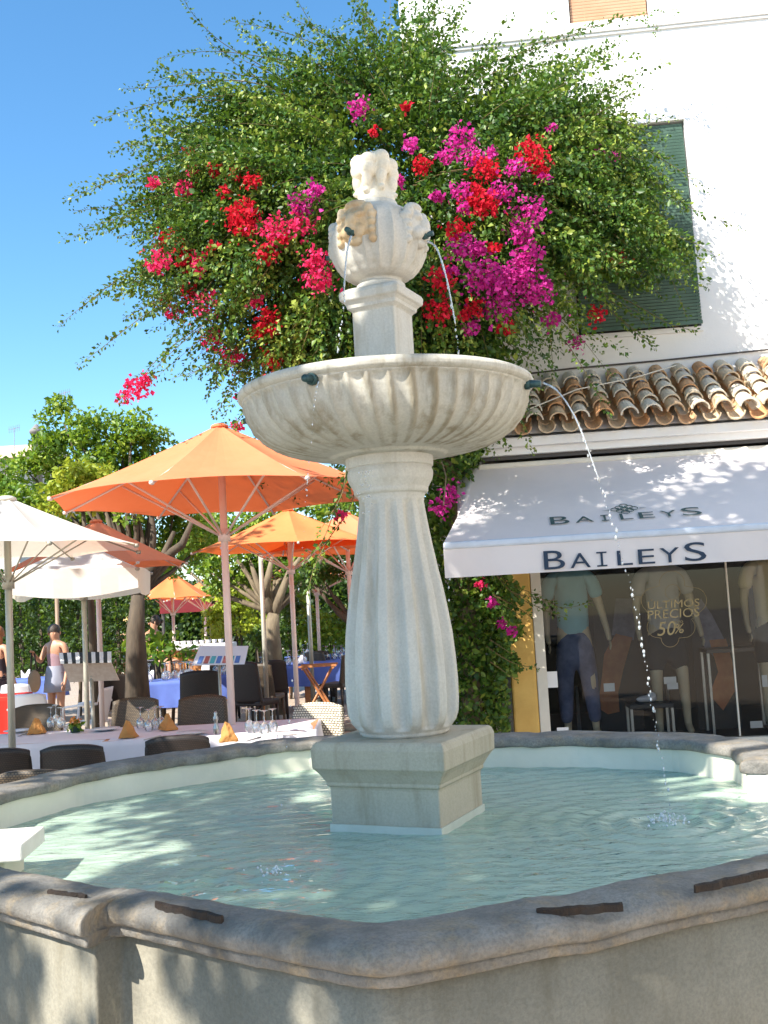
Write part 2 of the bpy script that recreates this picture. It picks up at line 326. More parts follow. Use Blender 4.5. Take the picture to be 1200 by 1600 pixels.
def leaves(name, P, L, mat, parent, wid=0.3, up=0.5, dirs=None, jit=1.0, seed=1, out=None, rbase=None):
    """thousands of small folded leaves as one mesh"""
    q = np.random.RandomState(seed); P = np.asarray(P, float) - (ORG.get(parent.name, 0) if parent is not None else 0); n = len(P)
    def nrm(a): return a/np.maximum(np.linalg.norm(a, axis=1, keepdims=True), 1e-9)
    d = q.randn(n, 3)*jit + (0 if dirs is None else np.asarray(dirs)); d[:, 2] -= 0.25; d = nrm(d)
    nn = q.randn(n, 3)*0.75; nn[:, 2] += up
    if out is not None: nn = nn+np.asarray(out)
    s = nrm(np.cross(d, nn)); nn = np.cross(s, d)
    l = (np.asarray(L)*(0.5+0.55*q.rand(n)+0.5*q.rand(n)**3))[:, None]; wv = s*l*wid; f = nn*l*0.10
    V = np.stack([P, P+d*l*0.5+wv+f, P+d*l+nn*l*(-0.1), P+d*l*0.5-wv+f], 1).reshape(-1, 3)
    b = (np.arange(n)*4)[:, None]; F = np.concatenate([b+[0, 1, 2], b+[0, 2, 3]], 1).reshape(-1)
    me = bpy.data.meshes.new(name); me.vertices.add(4*n); me.loops.add(6*n); me.polygons.add(2*n)
    me.vertices.foreach_set('co', V.ravel()); me.loops.foreach_set('vertex_index', F.astype(np.int32))
    me.polygons.foreach_set('loop_start', (np.arange(2*n)*3).astype(np.int32)); me.polygons.foreach_set('loop_total', np.full(2*n, 3, np.int32))
    rv = q.rand(n) if rbase is None else np.clip(np.asarray(rbase)+0.25*q.randn(n), 0, 1)
    a = me.attributes.new('rnd', 'FLOAT', 'POINT'); a.data.foreach_set('value', np.repeat(rv, 4).astype(np.float32))
    me.update(calc_edges=True); me.validate()
    return link(name, me, mat, parent)
def skinned(name, pts, edges, rad, mat, parent, sub=2, org=None):
    o0 = ORG.get(parent.name, np.zeros(3)) if parent is not None else np.zeros(3)
    me = bpy.data.meshes.new(name); me.from_pydata([tuple(np.array(p)-o0) for p in pts], edges, [])
    o = link(name, me, mat, parent); k = o.modifiers.new('skin', 'SKIN'); k.use_smooth_shade = True
    for i, sv in enumerate(me.skin_vertices[0].data):
        r = rad[i]; sv.radius = r if hasattr(r, '__len__') else (r, r); sv.use_root = (i == 0)
    s = o.modifiers.new('sub', 'SUBSURF'); s.levels = sub; s.render_levels = sub
    return o
def text_mesh(body, size):
    cu = bpy.data.curves.new('t', 'FONT'); cu.body = body; cu.size = size; cu.extrude = 0.0; cu.resolution_u = 4
    ob = bpy.data.objects.new('t', cu); COL.objects.link(ob)
    dg = bpy.context.evaluated_depsgraph_get(); me = bpy.data.meshes.new_from_object(ob.evaluated_get(dg))
    vs = np.array([v.co for v in me.vertices]); fs = [tuple(p.vertices) for p in me.polygons]
    bpy.data.objects.remove(ob); bpy.data.curves.remove(cu); bpy.data.meshes.remove(me); return vs, fs
def lettering(mb, body, a, b, h, mi=0, thick=0.002, shear=0):
    """lay text in the parallelogram: a = bottom-left, b = bottom-right, h = height vector"""
    vs, fs = text_mesh(body, 1.0); x0, x1 = vs[:, 0].min(), vs[:, 0].max(); y0, y1 = vs[:, 1].min(), vs[:, 1].max()
    a = np.array(a); b = np.array(b); h = np.array(h); u = (vs[:, 0]-x0)/(x1-x0); v = (vs[:, 1]-y0)/(y1-y0)
    P = a + np.outer(u, b-a) + np.outer(v, h) + np.outer(v*shear, (b-a)); mb.add(P, fs, mi)
# ================================================================== GROUND
GZ = -0.16
def gz(x, y): return GZ
def paving():
    m, t, b, o = nodes('plaza_paving'); b.inputs['Roughness'].default_value = 0.8
    v = coords(t); br = t.nodes.new('ShaderNodeTexBrick'); br.inputs['Scale'].default_value = 2.5; t.links.new(v, br.inputs['Vector'])
    br.inputs['Color1'].default_value = (0.46, 0.36, 0.27, 1); br.inputs['Color2'].default_value = (0.40, 0.30, 0.22, 1); br.inputs['Mortar'].default_value = (0.22, 0.18, 0.14, 1)
    br.inputs['Mortar Size'].default_value = 0.02
    c = mixc(t, ramp(t, noise(t, v, 1.2, 6), [(0.4, 0.0), (0.75, 0.6)]), br.outputs[0], (0.34, 0.30, 0.25))
    t.links.new(c, b.inputs['Base Color']); bump(t, b, noise(t, v, 40, 5), 0.3, 0.01); return m
M['paving'] = paving()
g = MB(); ys = [-60, -10, 0, 4, 8, 9.2, 10.0, 10.8, 14, 20, 40, 90, 250]; xs = [-200, -40, -10, -4, 0, 4, 10, 40, 200]
g.add([(x, y, gz(x, y)) for y in ys for x in xs], [(j*9+i, j*9+i+1, (j+1)*9+i+1, (j+1)*9+i) for j in range(len(ys)-1) for i in range(8)])
tag(g.build('ground', M['paving']), kind='structure')
# ================================================================== FOUNTAIN
FC = np.array([0.03, 3.75, 0.0]); FA = R(-25)        # axis of the column, turn of the square blocks
WZ = 0.722
PAIRS = [((-.058, 2.11), (-.06, 1.94)), ((-.36, 2.30), (-.345, 2.145)), ((-.54, 2.43), (-.655, 2.375)), ((-.60, 2.47), (-.687, 2.375)), ((-.66, 2.50), (-.70, 2.29)),
 ((-.73, 2.53), (-.76, 2.345)), ((-1.04, 2.76), (-1.16, 2.68)), ((-1.38, 3.12), (-1.55, 3.03)), ((-1.53, 3.55), (-1.74, 3.55)), ((-1.516, 4.0), (-1.72, 4.05)),
 ((-1.33, 4.44), (-1.50, 4.56)), ((-1.01, 4.72), (-1.10, 4.93)), ((-.668, 4.97), (-.73, 5.18)), ((-.40, 5.06), (-.43, 5.27)), ((0, 4.95), (.02, 5.16)), ((.435, 4.79), (.47, 5.0)),
 ((.80, 4.68), (.86, 4.90)), ((1.16, 4.45), (1.30, 4.64)), ((1.32, 4.16), (1.50, 4.25)), ((1.29, 3.88), (1.50, 3.93)), ((1.24, 3.78), (1.50, 3.75)), ((1.36, 3.72), (1.58, 3.62)),
 ((1.50, 3.35), (1.70, 3.35)), ((1.42, 2.90), (1.60, 2.80)), ((1.14, 2.66), (1.24, 2.50)), ((.82, 2.48), (.87, 2.34)), ((.38, 2.29), (.41, 2.125))]
ST = []
for k in range(len(PAIRS)):
    a, b = PAIRS[k], PAIRS[(k+1) % len(PAIRS)]
    for s_ in range(10):
        t_ = s_/10; ST.append([np.array(a[q])*(1-t_)+np.array(b[q])*t_ for q in (0, 1)])
for it in range(1): ST = [[(ST[i-1][q]+2*ST[i][q]+ST[(i+1) % len(ST)][q])/4 for q in (0, 1)] for i in range(len(ST))]
JOINT = {259: .010, 260: .014, 261: .020, 262: .006, 75: .010, 120: .010, 155: .010, 185: .010, 235: .012, 96: .008}
for i_ in range(236, 259): JOINT[i_] = .007+.003*math.sin(i_*.8)
def ring(mb, prof, wear=0.0):
    """prof: (anchor 'I'/'O', offset along outward direction, z)"""
    vs = []; n = len(ST); k = len(prof)
    for i, (I, O) in enumerate(ST):
        d = (O-I)/np.linalg.norm(O-I); ww = 1.0
        for j, (an, off, z) in enumerate(prof):
            b = (I if an == 'I' else O)+d*off
            e = wear*(math.sin(i*0.37)+0.7*math.sin(i*0.91+1)+0.5*math.sin(i*1.7+2)) if z > 0.75 else 0
            if wear and i in JOINT and z > 0.745: e -= JOINT[i]
            vs.append((b[0]+d[0]*e, b[1]+d[1]*e, z+e*0.8))
    fs = [(i*k+j, ((i+1) % n)*k+j, ((i+1) % n)*k+j+1, i*k+j+1) for i in range(n) for j in range(k-1)]
    mb.add(vs, fs)
ft = empty('fountain', tuple(FC), 0, 'marble fountain with fluted column, ribbed bowl and urn rising from a stone pool', 'fountain')
b = MB(); ring(b, [('I', .045, .812), ('I', -.012, .813), ('I', -.02, .817), ('I', -.021, .842), ('I', -.016, .853), ('I', -.005, .858), ('I', .04, .861), ('O', -.060, .861), ('O', -.034, .858), ('O', -.012, .850), ('O', -.001, .838), ('O', .0, .824),
     ('O', -.005, .812), ('O', -.014, .806), ('O', -.034, .804), ('O', -.027, .801), ('O', -.026, .796), ('O', -.026, .784), ('O', -.030, .779), ('O', -.040, .777), ('O', -.07, .775)], 0.0022)
cp = b.build('coping', M['coping'], ft, True); sb = cp.modifiers.new('sub', 'SUBSURF'); sb.levels = 1; sb.render_levels = 1; tex_noise(cp, 0.005, 0.03); tex_noise(cp, 0.005, 0.3)
b = MB(); ring(b, [('O', -.10, .788), ('O', -.058, .780), ('O', -.058, .42), ('O', -.058, -.2)]); ow_ = b.build('basin_wall', M['basin'], ft, True)
b = MB(); ring(b, [('I', .02, .83), ('I', .0, .83), ('I', .0, .36)]); 
n0 = len(b.v); nS = len(ST); b.v += [(I[0], I[1], .36) for I, O in ST]; b.f.append(tuple(range(n0, n0+nS))); b.m.append(0); b.r += [0]*nS
b.build('pool_lining', M['lining'], ft)
# water, with real rings around the places the jets land
IMP = [(0.87, 3.49, 0.010), (-0.375, 3.08, 0.006), (0.35, 4.6, 0.004), (-.45, 4.3, .003)]
def wz(x, y):
    z = 0
    for (ax, ay, am) in IMP:
        r_ = math.hypot(x-ax, y-ay); z += am*math.sin(r_*62)*math.exp(-r_*2.3)*min(1, r_*12)*0.8
        z += am*0.9*math.exp(-(r_/0.05)**2)*(0.6+0.4*math.sin(x*190)*math.sin(y*170))
    z += 0.0012*math.sin(7*x+11*y+2*math.sin(3*x))+0.0009*math.sin(23*y-6*x+1.5*math.sin(5*y+2*x))+0.0008*math.sin(41*y+13*x+2*math.sin(6*x))+0.0005*math.sin(63*y-19*x+2.4*math.sin(9*x-4*y))
    return WZ+z
bm = bmesh.new(); NX, NY = 260, 300
from mathutils.geometry import intersect_point_quad_2d
poly = np.array([I for I, O in ST])
def inside(x, y):
    c = False; j = len(poly)-1
    xi = poly[:, 0]; yi = poly[:, 1]; xj = np.roll(xi, 1); yj = np.roll(yi, 1)
    return (((yi > y) != (yj > y)) & (x < (xj-xi)*(y-yi)/(yj-yi+1e-12)+xi)).sum() % 2 == 1
gxs = np.linspace(-1.65, 1.65, NX); gys = np.linspace(2.0, 5.3, NY)
G = [[None]*NX for _ in range(NY)]
IN = np.zeros((NY, NX), bool)
for j in range(NY):
    for i in range(NX): IN[j, i] = inside(gxs[i], gys[j])
E_ = IN.copy()
for dj, di in ((1, 0), (-1, 0), (0, 1), (0, -1), (1, 1), (-1, -1), (1, -1), (-1, 1)): E_ |= np.roll(np.roll(IN, dj, 0), di, 1)
wv = []; wi = -np.ones((NY, NX), int)
for j in range(NY):
    for i in range(NX):
        if E_[j, i]: wi[j, i] = len(wv); wv.append((gxs[i], gys[j], wz(gxs[i], gys[j])))
wf = [(wi[j, i], wi[j, i+1], wi[j+1, i+1], wi[j+1, i]) for j in range(NY-1) for i in range(NX-1) if min(wi[j, i], wi[j, i+1], wi[j+1, i+1], wi[j+1, i]) >= 0]
bm.free(); b = MB(); b.add(wv, wf); tag(b.build('water', M['water'], None, True), kind='structure')
# square plinth
def square_profile(mb, prof, c=FC, rot=FA, n=4):
    vs = []; k = len(prof)
    for (hw, z) in prof:
        for j in range(4):
            a = rot+math.pi/4+j*math.pi/2; vs.append((c[0]+hw*math.sqrt(2)*math.cos(a), c[1]+hw*math.sqrt(2)*math.sin(a), z))
    fs = [(i*4+j, i*4+(j+1) % 4, (i+1)*4+(j+1) % 4, (i+1)*4+j) for i in range(k-1) for j in range(4)]
    fs += [(3, 2, 1, 0), tuple((k-1)*4+j for j in range(4))]; mb.add(vs, fs)
b = MB(); square_profile(b, [(.203, .745), (.203, .862), (.205, .870), (.213, .876), (.213, .888), (.220, .900), (.230, .918), (.236, .926), (.240, .932), (.247, .938), (.249, 1.000), (.243, 1.018), (.234, 1.027)])
pl = bevel(b.build('plinth', M['plinth'], ft), .004, 2); tex_noise(pl, .004, .15)
b = MB(); square_profile(b, [(.208, .36), (.208, .746), (.200, .7465)]); b.build('plinth_footing', pm('wet_footing', (0.56, 0.58, 0.50), (0.44, 0.47, 0.40), 9, .5, .2), ft)
# fluted baluster
prof = [(.150, 1.025), (.160, 1.034), (.163, 1.044), (.172, 1.054), (.189, 1.075), (.199, 1.105), (.203, 1.15), (.204, 1.22), (.201, 1.30), (.194, 1.39), (.183, 1.47), (.170, 1.55), (.156, 1.62), (.142, 1.70), (.131, 1.77), (.123, 1.83), (.119, 1.865),
        (.119, 1.880), (.124, 1.893), (.133, 1.898), (.136, 1.905), (.136, 1.915), (.141, 1.925), (.152, 1.945), (.156, 1.96), (.157, 1.975), (.153, 1.988), (.150, 1.992), (.158, 1.996), (.160, 2.01), (.160, 2.04)]
P2 = []
for i in range(len(prof)-1):
    for s_ in range(3): t_ = s_/3; P2.append((prof[i][0]*(1-t_)+prof[i+1][0]*t_, prof[i][1]*(1-t_)+prof[i+1][1]*t_))
P2.append(prof[-1])
def flute(a, i, z):
    if z < 1.055 or z > 1.87: return 1
    e = min(1, (z-1.055)/.05)*min(1, (1.87-z)/.05); e = math.sqrt(max(e, 0)); q = math.cos(a*12+0.5)
    dd = 0.15
    return 1 - dd*e*(max(0, q+0.35)/1.35)**0.8
b = MB(); b.lathe(P2, 288, FC, flute); b.build('baluster', M['marble'], ft, True)
# gadrooned bowl
zb = [(r_, 2.012+(z_-2.012)*.965) for r_, z_ in [(.150, 2.012), (.160, 2.018), (.205, 2.021), (.215, 2.030), (.25, 2.033), (.31, 2.040), (.37, 2.054), (.42, 2.074), (.458, 2.100), (.488, 2.132), (.508, 2.168), (.520, 2.205), (.524, 2.235), (.523, 2.243), (.531, 2.247), (.539, 2.255), (.541, 2.268), (.536, 2.280), (.525, 2.286), (.508, 2.283), (.494, 2.27), (.48, 2.23), (.42, 2.15), (.30, 2.10), (.05, 2.09)]]
P3 = []
for i in range(len(zb)-1):
    for s_ in range(3): t_ = s_/3; P3.append((zb[i][0]*(1-t_)+zb[i+1][0]*t_, zb[i][1]*(1-t_)+zb[i+1][1]*t_))
P3.append(zb[-1]); NB = 46; idx_rim = 13*3
def gad(a, i, z):
    if i >= idx_rim or z < 2.032: return 1
    e = min(1, (z-2.032)/.012)*min(1, max(0, (2.230-z)/.016))**.5; u = ((a+0.25*(z-2.05)+.010*math.sin(a*7))*NB/(2*math.pi)) % 1*2-1
    return 1 + e*(.007-.041*(1-u*u)**.75)
b = MB(); b.lathe(P3, NB*12, FC, gad)
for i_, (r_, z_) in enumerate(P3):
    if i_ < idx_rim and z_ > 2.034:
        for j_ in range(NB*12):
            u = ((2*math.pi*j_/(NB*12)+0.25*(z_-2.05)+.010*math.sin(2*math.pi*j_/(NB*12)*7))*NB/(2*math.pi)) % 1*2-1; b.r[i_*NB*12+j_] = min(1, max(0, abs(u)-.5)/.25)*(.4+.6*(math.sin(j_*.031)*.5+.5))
bo = b.build('bowl', M['marble_bowl'], ft, True)
def spoutp(mb, c, d, L, r0, r1, dz=0.0):
    d = np.array(d)/np.linalg.norm(d); c = np.array(c); mb.tube([c-d*.03, c+d*L*.4, c+d*L+np.array([0, 0, dz])], [r0*1.25, r0, r1], 12)
    mb.tube([c-d*.005, c+d*.012], [r0*1.5, r0*1.4], 12)
def rad(ang, r, z): return FC+np.array([r*math.cos(R(ang)), r*math.sin(R(ang)), z])
for ang, zz in ((-117, 2.224), (-18, 2.232), (72, 2.224), (162, 2.224)):
    b = MB(); p = rad(ang, .522, zz); spoutp(b, p, (math.cos(R(ang)), math.sin(R(ang)), -.1), .05, .014, .012); b.build('spout', M['bronze'], ft, True)
# upper pedestal
UC = FC+np.array([.005, 0, 0])
b = MB(); square_profile(b, [(.084, 2.10), (.084, 2.575), (.087, 2.580), (.098, 2.590), (.100, 2.602), (.108, 2.612), (.117, 2.618), (.119, 2.642), (.114, 2.652), (.104, 2.660), (.088, 2.668)], UC)
bevel(b.build('upper_pedestal', M['marble'], ft), .004, 2)
# urn
up = [(.088, 2.662), (.092, 2.672), (.090, 2.684), (.078, 2.692), (.080, 2.70), (.100, 2.706), (.130, 2.722), (.156, 2.75), (.174, 2.79), (.180, 2.83), (.177, 2.87), (.165, 2.905), (.146, 2.935), (.122, 2.958), (.096, 2.975), (.082, 2.985), (.078, 3.0), (.060, 3.003)]
PU = []
for i in range(len(up)-1):
    for s_ in range(3): t_ = s_/3; PU.append((up[i][0]*(1-t_)+up[i+1][0]*t_, up[i][1]*(1-t_)+up[i+1][1]*t_))
PU.append(up[-1])
b = MB(); b.lathe(PU, 22*12, UC, lambda a, i, z: 1 if (z < 2.712 or z > 2.945) else 1+min(1, (z-2.712)/.02)*min(1, (2.945-z)/.05)*(.01-.10*(1-((a*20/(2*math.pi)) % 1*2-1)**2)**.8))
ur = b.build('urn', M['marble'], ft, True)
def mask(ang, mat):
    """worn lion mask on the shoulder of the urn"""
    d = np.array([math.cos(R(ang)), math.sin(R(ang)), 0]); s = np.array([-d[1], d[0], 0]); z = np.array([0, 0, 1.0]); c = UC+d*.145+z*2.875
    b = MB()
    def e(a, q, v, r): b.ell(c+d*a+s*q+z*v, r, 14, 10, Matrix.Rotation(R(ang), 3, 'Z'))
    e(0, 0, 0, (.045, .066, .082)); e(.035, 0, -.005, (.035, .026, .045)); e(.05, 0, -.022, (.02, .024, .016)); e(.030, .028, .028, (.022, .022, .014)); e(.030, -.028, .028, (.022, .022, .014))
    e(.03, .026, -.03, (.026, .024, .026)); e(.03, -.026, -.03, (.026, .024, .026)); e(.012, .055, .05, (.022, .018, .024)); e(.012, -.055, .05, (.022, .018, .024)); e(.02, 0, -.065, (.024, .03, .016))
    for q in (-1, 1):
        for v in (-.06, -.03, 0, .03): e(.0, q*.066, v, (.03, .016, .018))
    e(.005, 0, .075, (.03, .045, .02))
    o = remesh(b.build('lion_mask', mat, ft, True), .004, 1, .5); return c, d
for ang, mt in ((-120, M['marble_rust']), (-28, M['marble']), (60, M['marble']), (152, M['marble'])):
    c, d = mask(ang, mt); b = MB(); spoutp(b, c+d*.045+np.array([0, 0, -.035]), d, .035, .011, .009); b.build('spout', M['bronze'], ft, True)
# broken figure group on top: torsos and dangling legs round a core
b = MB(); C3 = UC+np.array([0, 0, 0])
b.lathe([(.070, 2.995), (.074, 3.01), (.060, 3.04), (.048, 3.09), (.050, 3.15), (.056, 3.17), (.05, 3.192)], 24, C3)
for k, ang in enumerate((-112, -62, -8, 60, 130, 190)):
    d = np.array([math.cos(R(ang)), math.sin(R(ang)), 0]); s = np.array([-d[1], d[0], 0]); rm = Matrix.Rotation(R(ang), 3, 'Z'); lo = (.0, .012, -.01, .006, .0, .01)[k]
    def e(a, q, v, r, tilt=0): b.ell(C3+d*a+s*q+np.array([0, 0, 3.0+(v-3.0)*.80]), (r[0]*.95, r[1]*.95, r[2]*.82), 16, 12, rm @ Matrix.Rotation(tilt, 3, 'X'))
    e(.056, 0, 3.190+lo, (.036, .034, .040)); e(.062, .004, 3.150+lo, (.031, .029, .042), .1); e(.064, -.006, 3.100+lo, (.023, .021, .046), -.15); e(.058, -.008, 3.060+lo, (.018, .017, .028), .1); e(.066, -.010, 3.043+lo, (.020, .014, .013))
    if k % 2: e(.046, .034, 3.165, (.018, .014, .050), .2)
fg = remesh(b.build('figure_group', M['marble_white'], ft, True), .004, 1, .5)
for o_ in children(ft):
    if o_.name.split('.')[0] in ('baluster', 'upper_pedestal', 'urn', 'lion_mask', 'figure_group') or (o_.name.startswith('spout') and o_.data.vertices[0].co.z > 2.5):
        for v_ in o_.data.vertices: v_.co.z = 1+(v_.co.z-1)*.987
# iron cramps on the coping
CR = [(((75, 1390), (135, 1397)), 'short dark iron cramp on the left end of the near stone rim'), (((243, 1408), (348, 1430)), 'dark iron cramp on the rim right of the notch at the lower left'),
      (((838, 1420), (972, 1410)), 'rusty iron cramp in a chipped slot, right of the middle of the near rim'), (((1085, 1383), (1198, 1358)), 'dark iron cramp nearest the right edge of the photograph')]
for (pa, pb), lab in CR:
    a = atz(*pa, .868); c = atz(*pb, .868); u = (c-a); L = np.linalg.norm(u); u = u/L; s = np.array([-u[1], u[0], 0]); q = np.random.RandomState(int(pa[0])); b = MB()
    n = 14; vs = []
    for i in range(n+1):
        t_ = i/n; wd = (.004+.006*q.rand())*(0.55 if i in (0, n) else 1); p = a+u*L*t_+s*.002*math.sin(i*1.3); hz = .008+.004*q.rand()
        for (ss, zz) in ((-wd, -.016), (-wd*.8, hz*.2-.004), (0, hz*.5-.004), (wd*.8, hz*.2-.004), (wd, -.016)): vs.append(p+s*ss+np.array([0, 0, zz]))
    fs = [(i*5+j, i*5+j+1, (i+1)*5+j+1, (i+1)*5+j) for i in range(n) for j in range(4)]+[(0, 1, 2, 3, 4), tuple(n*5+j for j in (4, 3, 2, 1, 0))]
    b.add(vs, fs); tag(b.build('iron_cramp', M['iron'], None, False, tuple(a)), lab, 'iron cramp', 'iron cramps on the near rim')
# white stone ledge standing in the pool at the left
sx = empty('stone_ledge', (-1.36, 3.30, .36), 0, 'white stone slab on a block standing in the pool at the left edge', 'stone ledge')
b = MB(); b.box((-1.375, 3.22, .822), (.50, .26, .050), R(4)); bevel(b.build('slab', M['slab'], sx), .006)
b = MB(); b.box((-1.40, 3.24, .578), (.42, .20, .435), R(4)); bevel(b.build('block', M['lining'], sx), .006)
# ------------------------------------------------------------------ water jets
def jet(name, pts, label, r0, r1, beads, seed, group='water jets of the fountain', solid=0.5):
    pts = [np.array(p) for p in pts]; q = np.random.RandomState(seed)
    N = 60; cr = []
    for i in range(N+1):
        t_ = i/N*(len(pts)-1); k = min(int(t_), len(pts)-2); f = t_-k
        p0, p1, p2, p3 = pts[max(k-1, 0)], pts[k], pts[k+1], pts[min(k+2, len(pts)-1)]
        cr.append(0.5*((2*p1)+(-p0+p2)*f+(2*p0-5*p1+4*p2-p3)*f*f+(-p0+3*p1-3*p2+p3)*f**3))
    b = MB(); n = int(N*solid)
    if n > 2: b.tube(cr[:n], [r0*(1-.5*i/n)*(0.75+.5*q.rand()) for i in range(n)], 8)
    for i in range(beads):
        t_ = (solid*.6+(1-solid*.6)*(i+q.rand()*.7)/beads); k = min(int(t_*N), N-1); p = cr[k]+(cr[k+1]-cr[k])*(t_*N-k)+q.randn(3)*r1*.55
        rr = r1*(.22+.85*q.rand()**1.6); b.ell(p, (rr*.8, rr*.8, rr*(1.1+.9*q.rand())), 8, 6)
    return tag(b.build(name, M['jet'], None, True, tuple(pts[0])), label, 'water jet', group)
jY = lambda l, Y: [at(x, y, Y) for x, y in l]
p0 = rad(-18, .57, 2.32)
jet('water_jet', [at(848, 598, 3.62), at(872, 612, 3.60), at(900, 655, 3.57), at(928, 728, 3.55), at(955, 810, 3.53), at(982, 905, 3.51), at(1000, 985, 3.50), at(1014, 1075, 3.49), at(1028, 1155, 3.48), at(1044, 1240, 3.47), at(1052, 1300, 3.46)],
    'long arc of water falling from the right side of the big bowl into the pool', .0042, .0062, 90, 3, solid=.36)
jet('water_jet', [at(668, 377, 3.66), at(682, 388, 3.64), at(695, 425, 3.63), at(704, 465, 3.62), at(712, 510, 3.61), at(717, 552, 3.6)], 'thin arc of water from the right side of the urn down into the bowl', .0042, .004, 26, 4, solid=.8)
jet('water_jet', [at(549, 369, 3.54), at(543, 390, 3.51), at(539, 430, 3.48), at(536, 480, 3.46), at(531, 520, 3.45), at(527, 552, 3.45)], 'broken thread of water from the rust-stained lion mask down into the bowl', .0045, .004, 30, 5, solid=.55)
jet('water_jet', [at(498, 596, 3.20), at(492, 620, 3.17), at(487, 680, 3.15), at(482, 740, 3.13), at(476, 800, 3.12), at(462, 1000, 3.08), at(445, 1200, 3.04), at(430, 1383, 3.0)], 'thin dotted thread of water from the front spout of the bowl past the column', .0022, .0030, 60, 6, solid=.10)
b = MB(); q = np.random.RandomState(9)
for i in range(46):
    x = 562+16*q.rand()+4*q.randn(); y = 735+70*q.rand()**1.5; b.ell(at(x, y, 3.42), [.0016+.0018*q.rand()]*3, 6, 5)
for y in (905, 918, 938): b.ell(at(701+q.rand()*2, y, 4.35), (.004, .004, .006), 8, 6)
tag(b.build('water_drops', M['jet'], None, True), 'fine drops of water dripping beside the neck of the column under the bowl', 'water drops')
b = MB()
for (ax, ay, am) in IMP[:2]:
    for i in range(110 if am > .008 else 28):
        a = q.rand()*6.28; r_ = abs(q.randn())*.045; b.ell((ax+r_*math.cos(a), ay+r_*math.sin(a), WZ+.004+abs(q.randn())*.012*math.exp(-r_*10)), [.0018+.0025*q.rand()]*3, 6, 5)
M['foam'] = glassmat('foam', (0.95, 0.97, 0.98), 0.2, 0.65, 0.2)
tag(b.build('splash', M['foam'], None, True), 'bubbling splashes where the jets hit the pool water', 'splash', kind='stuff')
# ================================================================== HOUSE
house = empty('white_house', tuple(HO), 0, 'tall white plastered house with slatted blinds above a ground-floor shop', 'house'); house.rotation_euler = (0, 0, HA); ORG[house.name] = np.zeros(3)
def wall_holes(mb, x0, x1, z0, z1, holes, y, dep):
    xs = sorted({x0, x1, *[h[0] for h in holes], *[h[1] for h in holes]}); zs = sorted({z0, z1, *[h[2] for h in holes], *[h[3] for h in holes]})
    for i in range(len(xs)-1):
        for j in range(len(zs)-1):
            cx, cz = (xs[i]+xs[i+1])/2, (zs[j]+zs[j+1])/2
            if any(h[0] < cx < h[1] and h[2] < cz < h[3] for h in holes): continue
            mb.add([(xs[i], y, zs[j]), (xs[i+1], y, zs[j]), (xs[i+1], y, zs[j+1]), (xs[i], y, zs[j+1])], [(0, 1, 2, 3)])
    for h in holes:
        a, c, d, e = h
        mb.add([(a, y, d), (c, y, d), (c, y, e), (a, y, e), (a, y+dep, d), (c, y+dep, d), (c, y+dep, e), (a, y+dep, e)], [(0, 4, 5, 1), (1, 5, 6, 2), (2, 6, 7, 3), (3, 7, 4, 0)])
W1 = (1.85, 2.65, 7.33, 8.8); W2 = (1.71, 2.91, 4.06, 6.20)
b = MB(); wall_holes(b, .10, 8, GZ, 12, [W1, W2, (1.05, 7.0, 0.05, 2.75)], 0, .18)
b.add([(.10, 0, GZ), (.10, 7, GZ), (.10, 7, 12), (.10, 0, 12)], [(0, 3, 2, 1)]); b.add([(8, 0, GZ), (8, 7, GZ), (8, 7, 12), (8, 0, 12)], [(0, 1, 2, 3)])
b.add([(.10, 0, 12), (8, 0, 12), (8, 7, 12), (.10, 7, 12)], [(0, 1, 2, 3)]); b.add([(.10, 7, GZ), (8, 7, GZ), (8, 7, 12), (.10, 7, 12)], [(3, 2, 1, 0)])
hw = b.build('wall', M['plaster'], house)
b = MB(); b.span((.098, -.045, 7.19), (8, .0, 7.27)); b.span((.098, -.025, 7.16), (8, 0, 7.19)); bevel(b.build('string_course', M['plaster'], house), .01)
M['green_slat'] = pm('green_slats', (0.035, 0.085, 0.06), (0.08, 0.15, 0.11), 3, 0.6, 0.1)
M['tan_slat'] = pm('tan_slats', (0.55, 0.30, 0.17), (0.62, 0.38, 0.24), 3, 0.6, 0.1)
for (x0, x1, z0, z1), mt, lean, nm in ((W1, M['tan_slat'], .0, 'tan slatted roller blind'), (W2, M['green_slat'], .16, 'green slatted roller blind pulled down over the window')):
    wn = MB(); wn.span((x0, .12, z0), (x1, .16, z1)); fr = wn.build('window', M['dark'], house)
    b = MB(); n = int((z1-z0)/.034)
    for i in range(n):
        t_ = (i+.5)/n; z = z1-.02-(z1-z0-.03)*t_; y = .05-lean*t_*1.0-.01*math.sin(t_*3)
        b.box(((x0+x1)/2, y, z), (x1-x0-.03, .010, (z1-z0)/n*.80), rx=R(14))
    for fx in (.2, .8): b.tube([(x0+(x1-x0)*fx, .045, z1-.02), (x0+(x1-x0)*fx, .045-lean, z0+.01)], .003, 5)
    b.box(((x0+x1)/2, .05-lean, z0+.015), (x1-x0-.02, .022, .03))
    tag(b.build('blind', mt, fr), nm)
b = MB(); b.span((W2[0]-.01, -.03, W2[2]-.05), (W2[1]+.01, .1, W2[2]-.003)); b.build('sill', M['plaster'], house)
# cable along the wall
b = MB(); b.tube([(.9, -.02, 3.70), (1.6, -.02, 3.73), (2.4, -.02, 3.74), (3.2, -.02, 3.76), (4.6, -.02, 3.80)], .009, 6); b.build('cable', M['darkline'], house)
b = MB(); b.tube([hloc(817, 643, -.9), hloc(903, 625, -.72)+[0, 0, .10], hloc(993, 603, -.5)+[0, 0, .08], hloc(1056, 571, -.2)], .006, 6); b.build('cable', M['cream'], house)
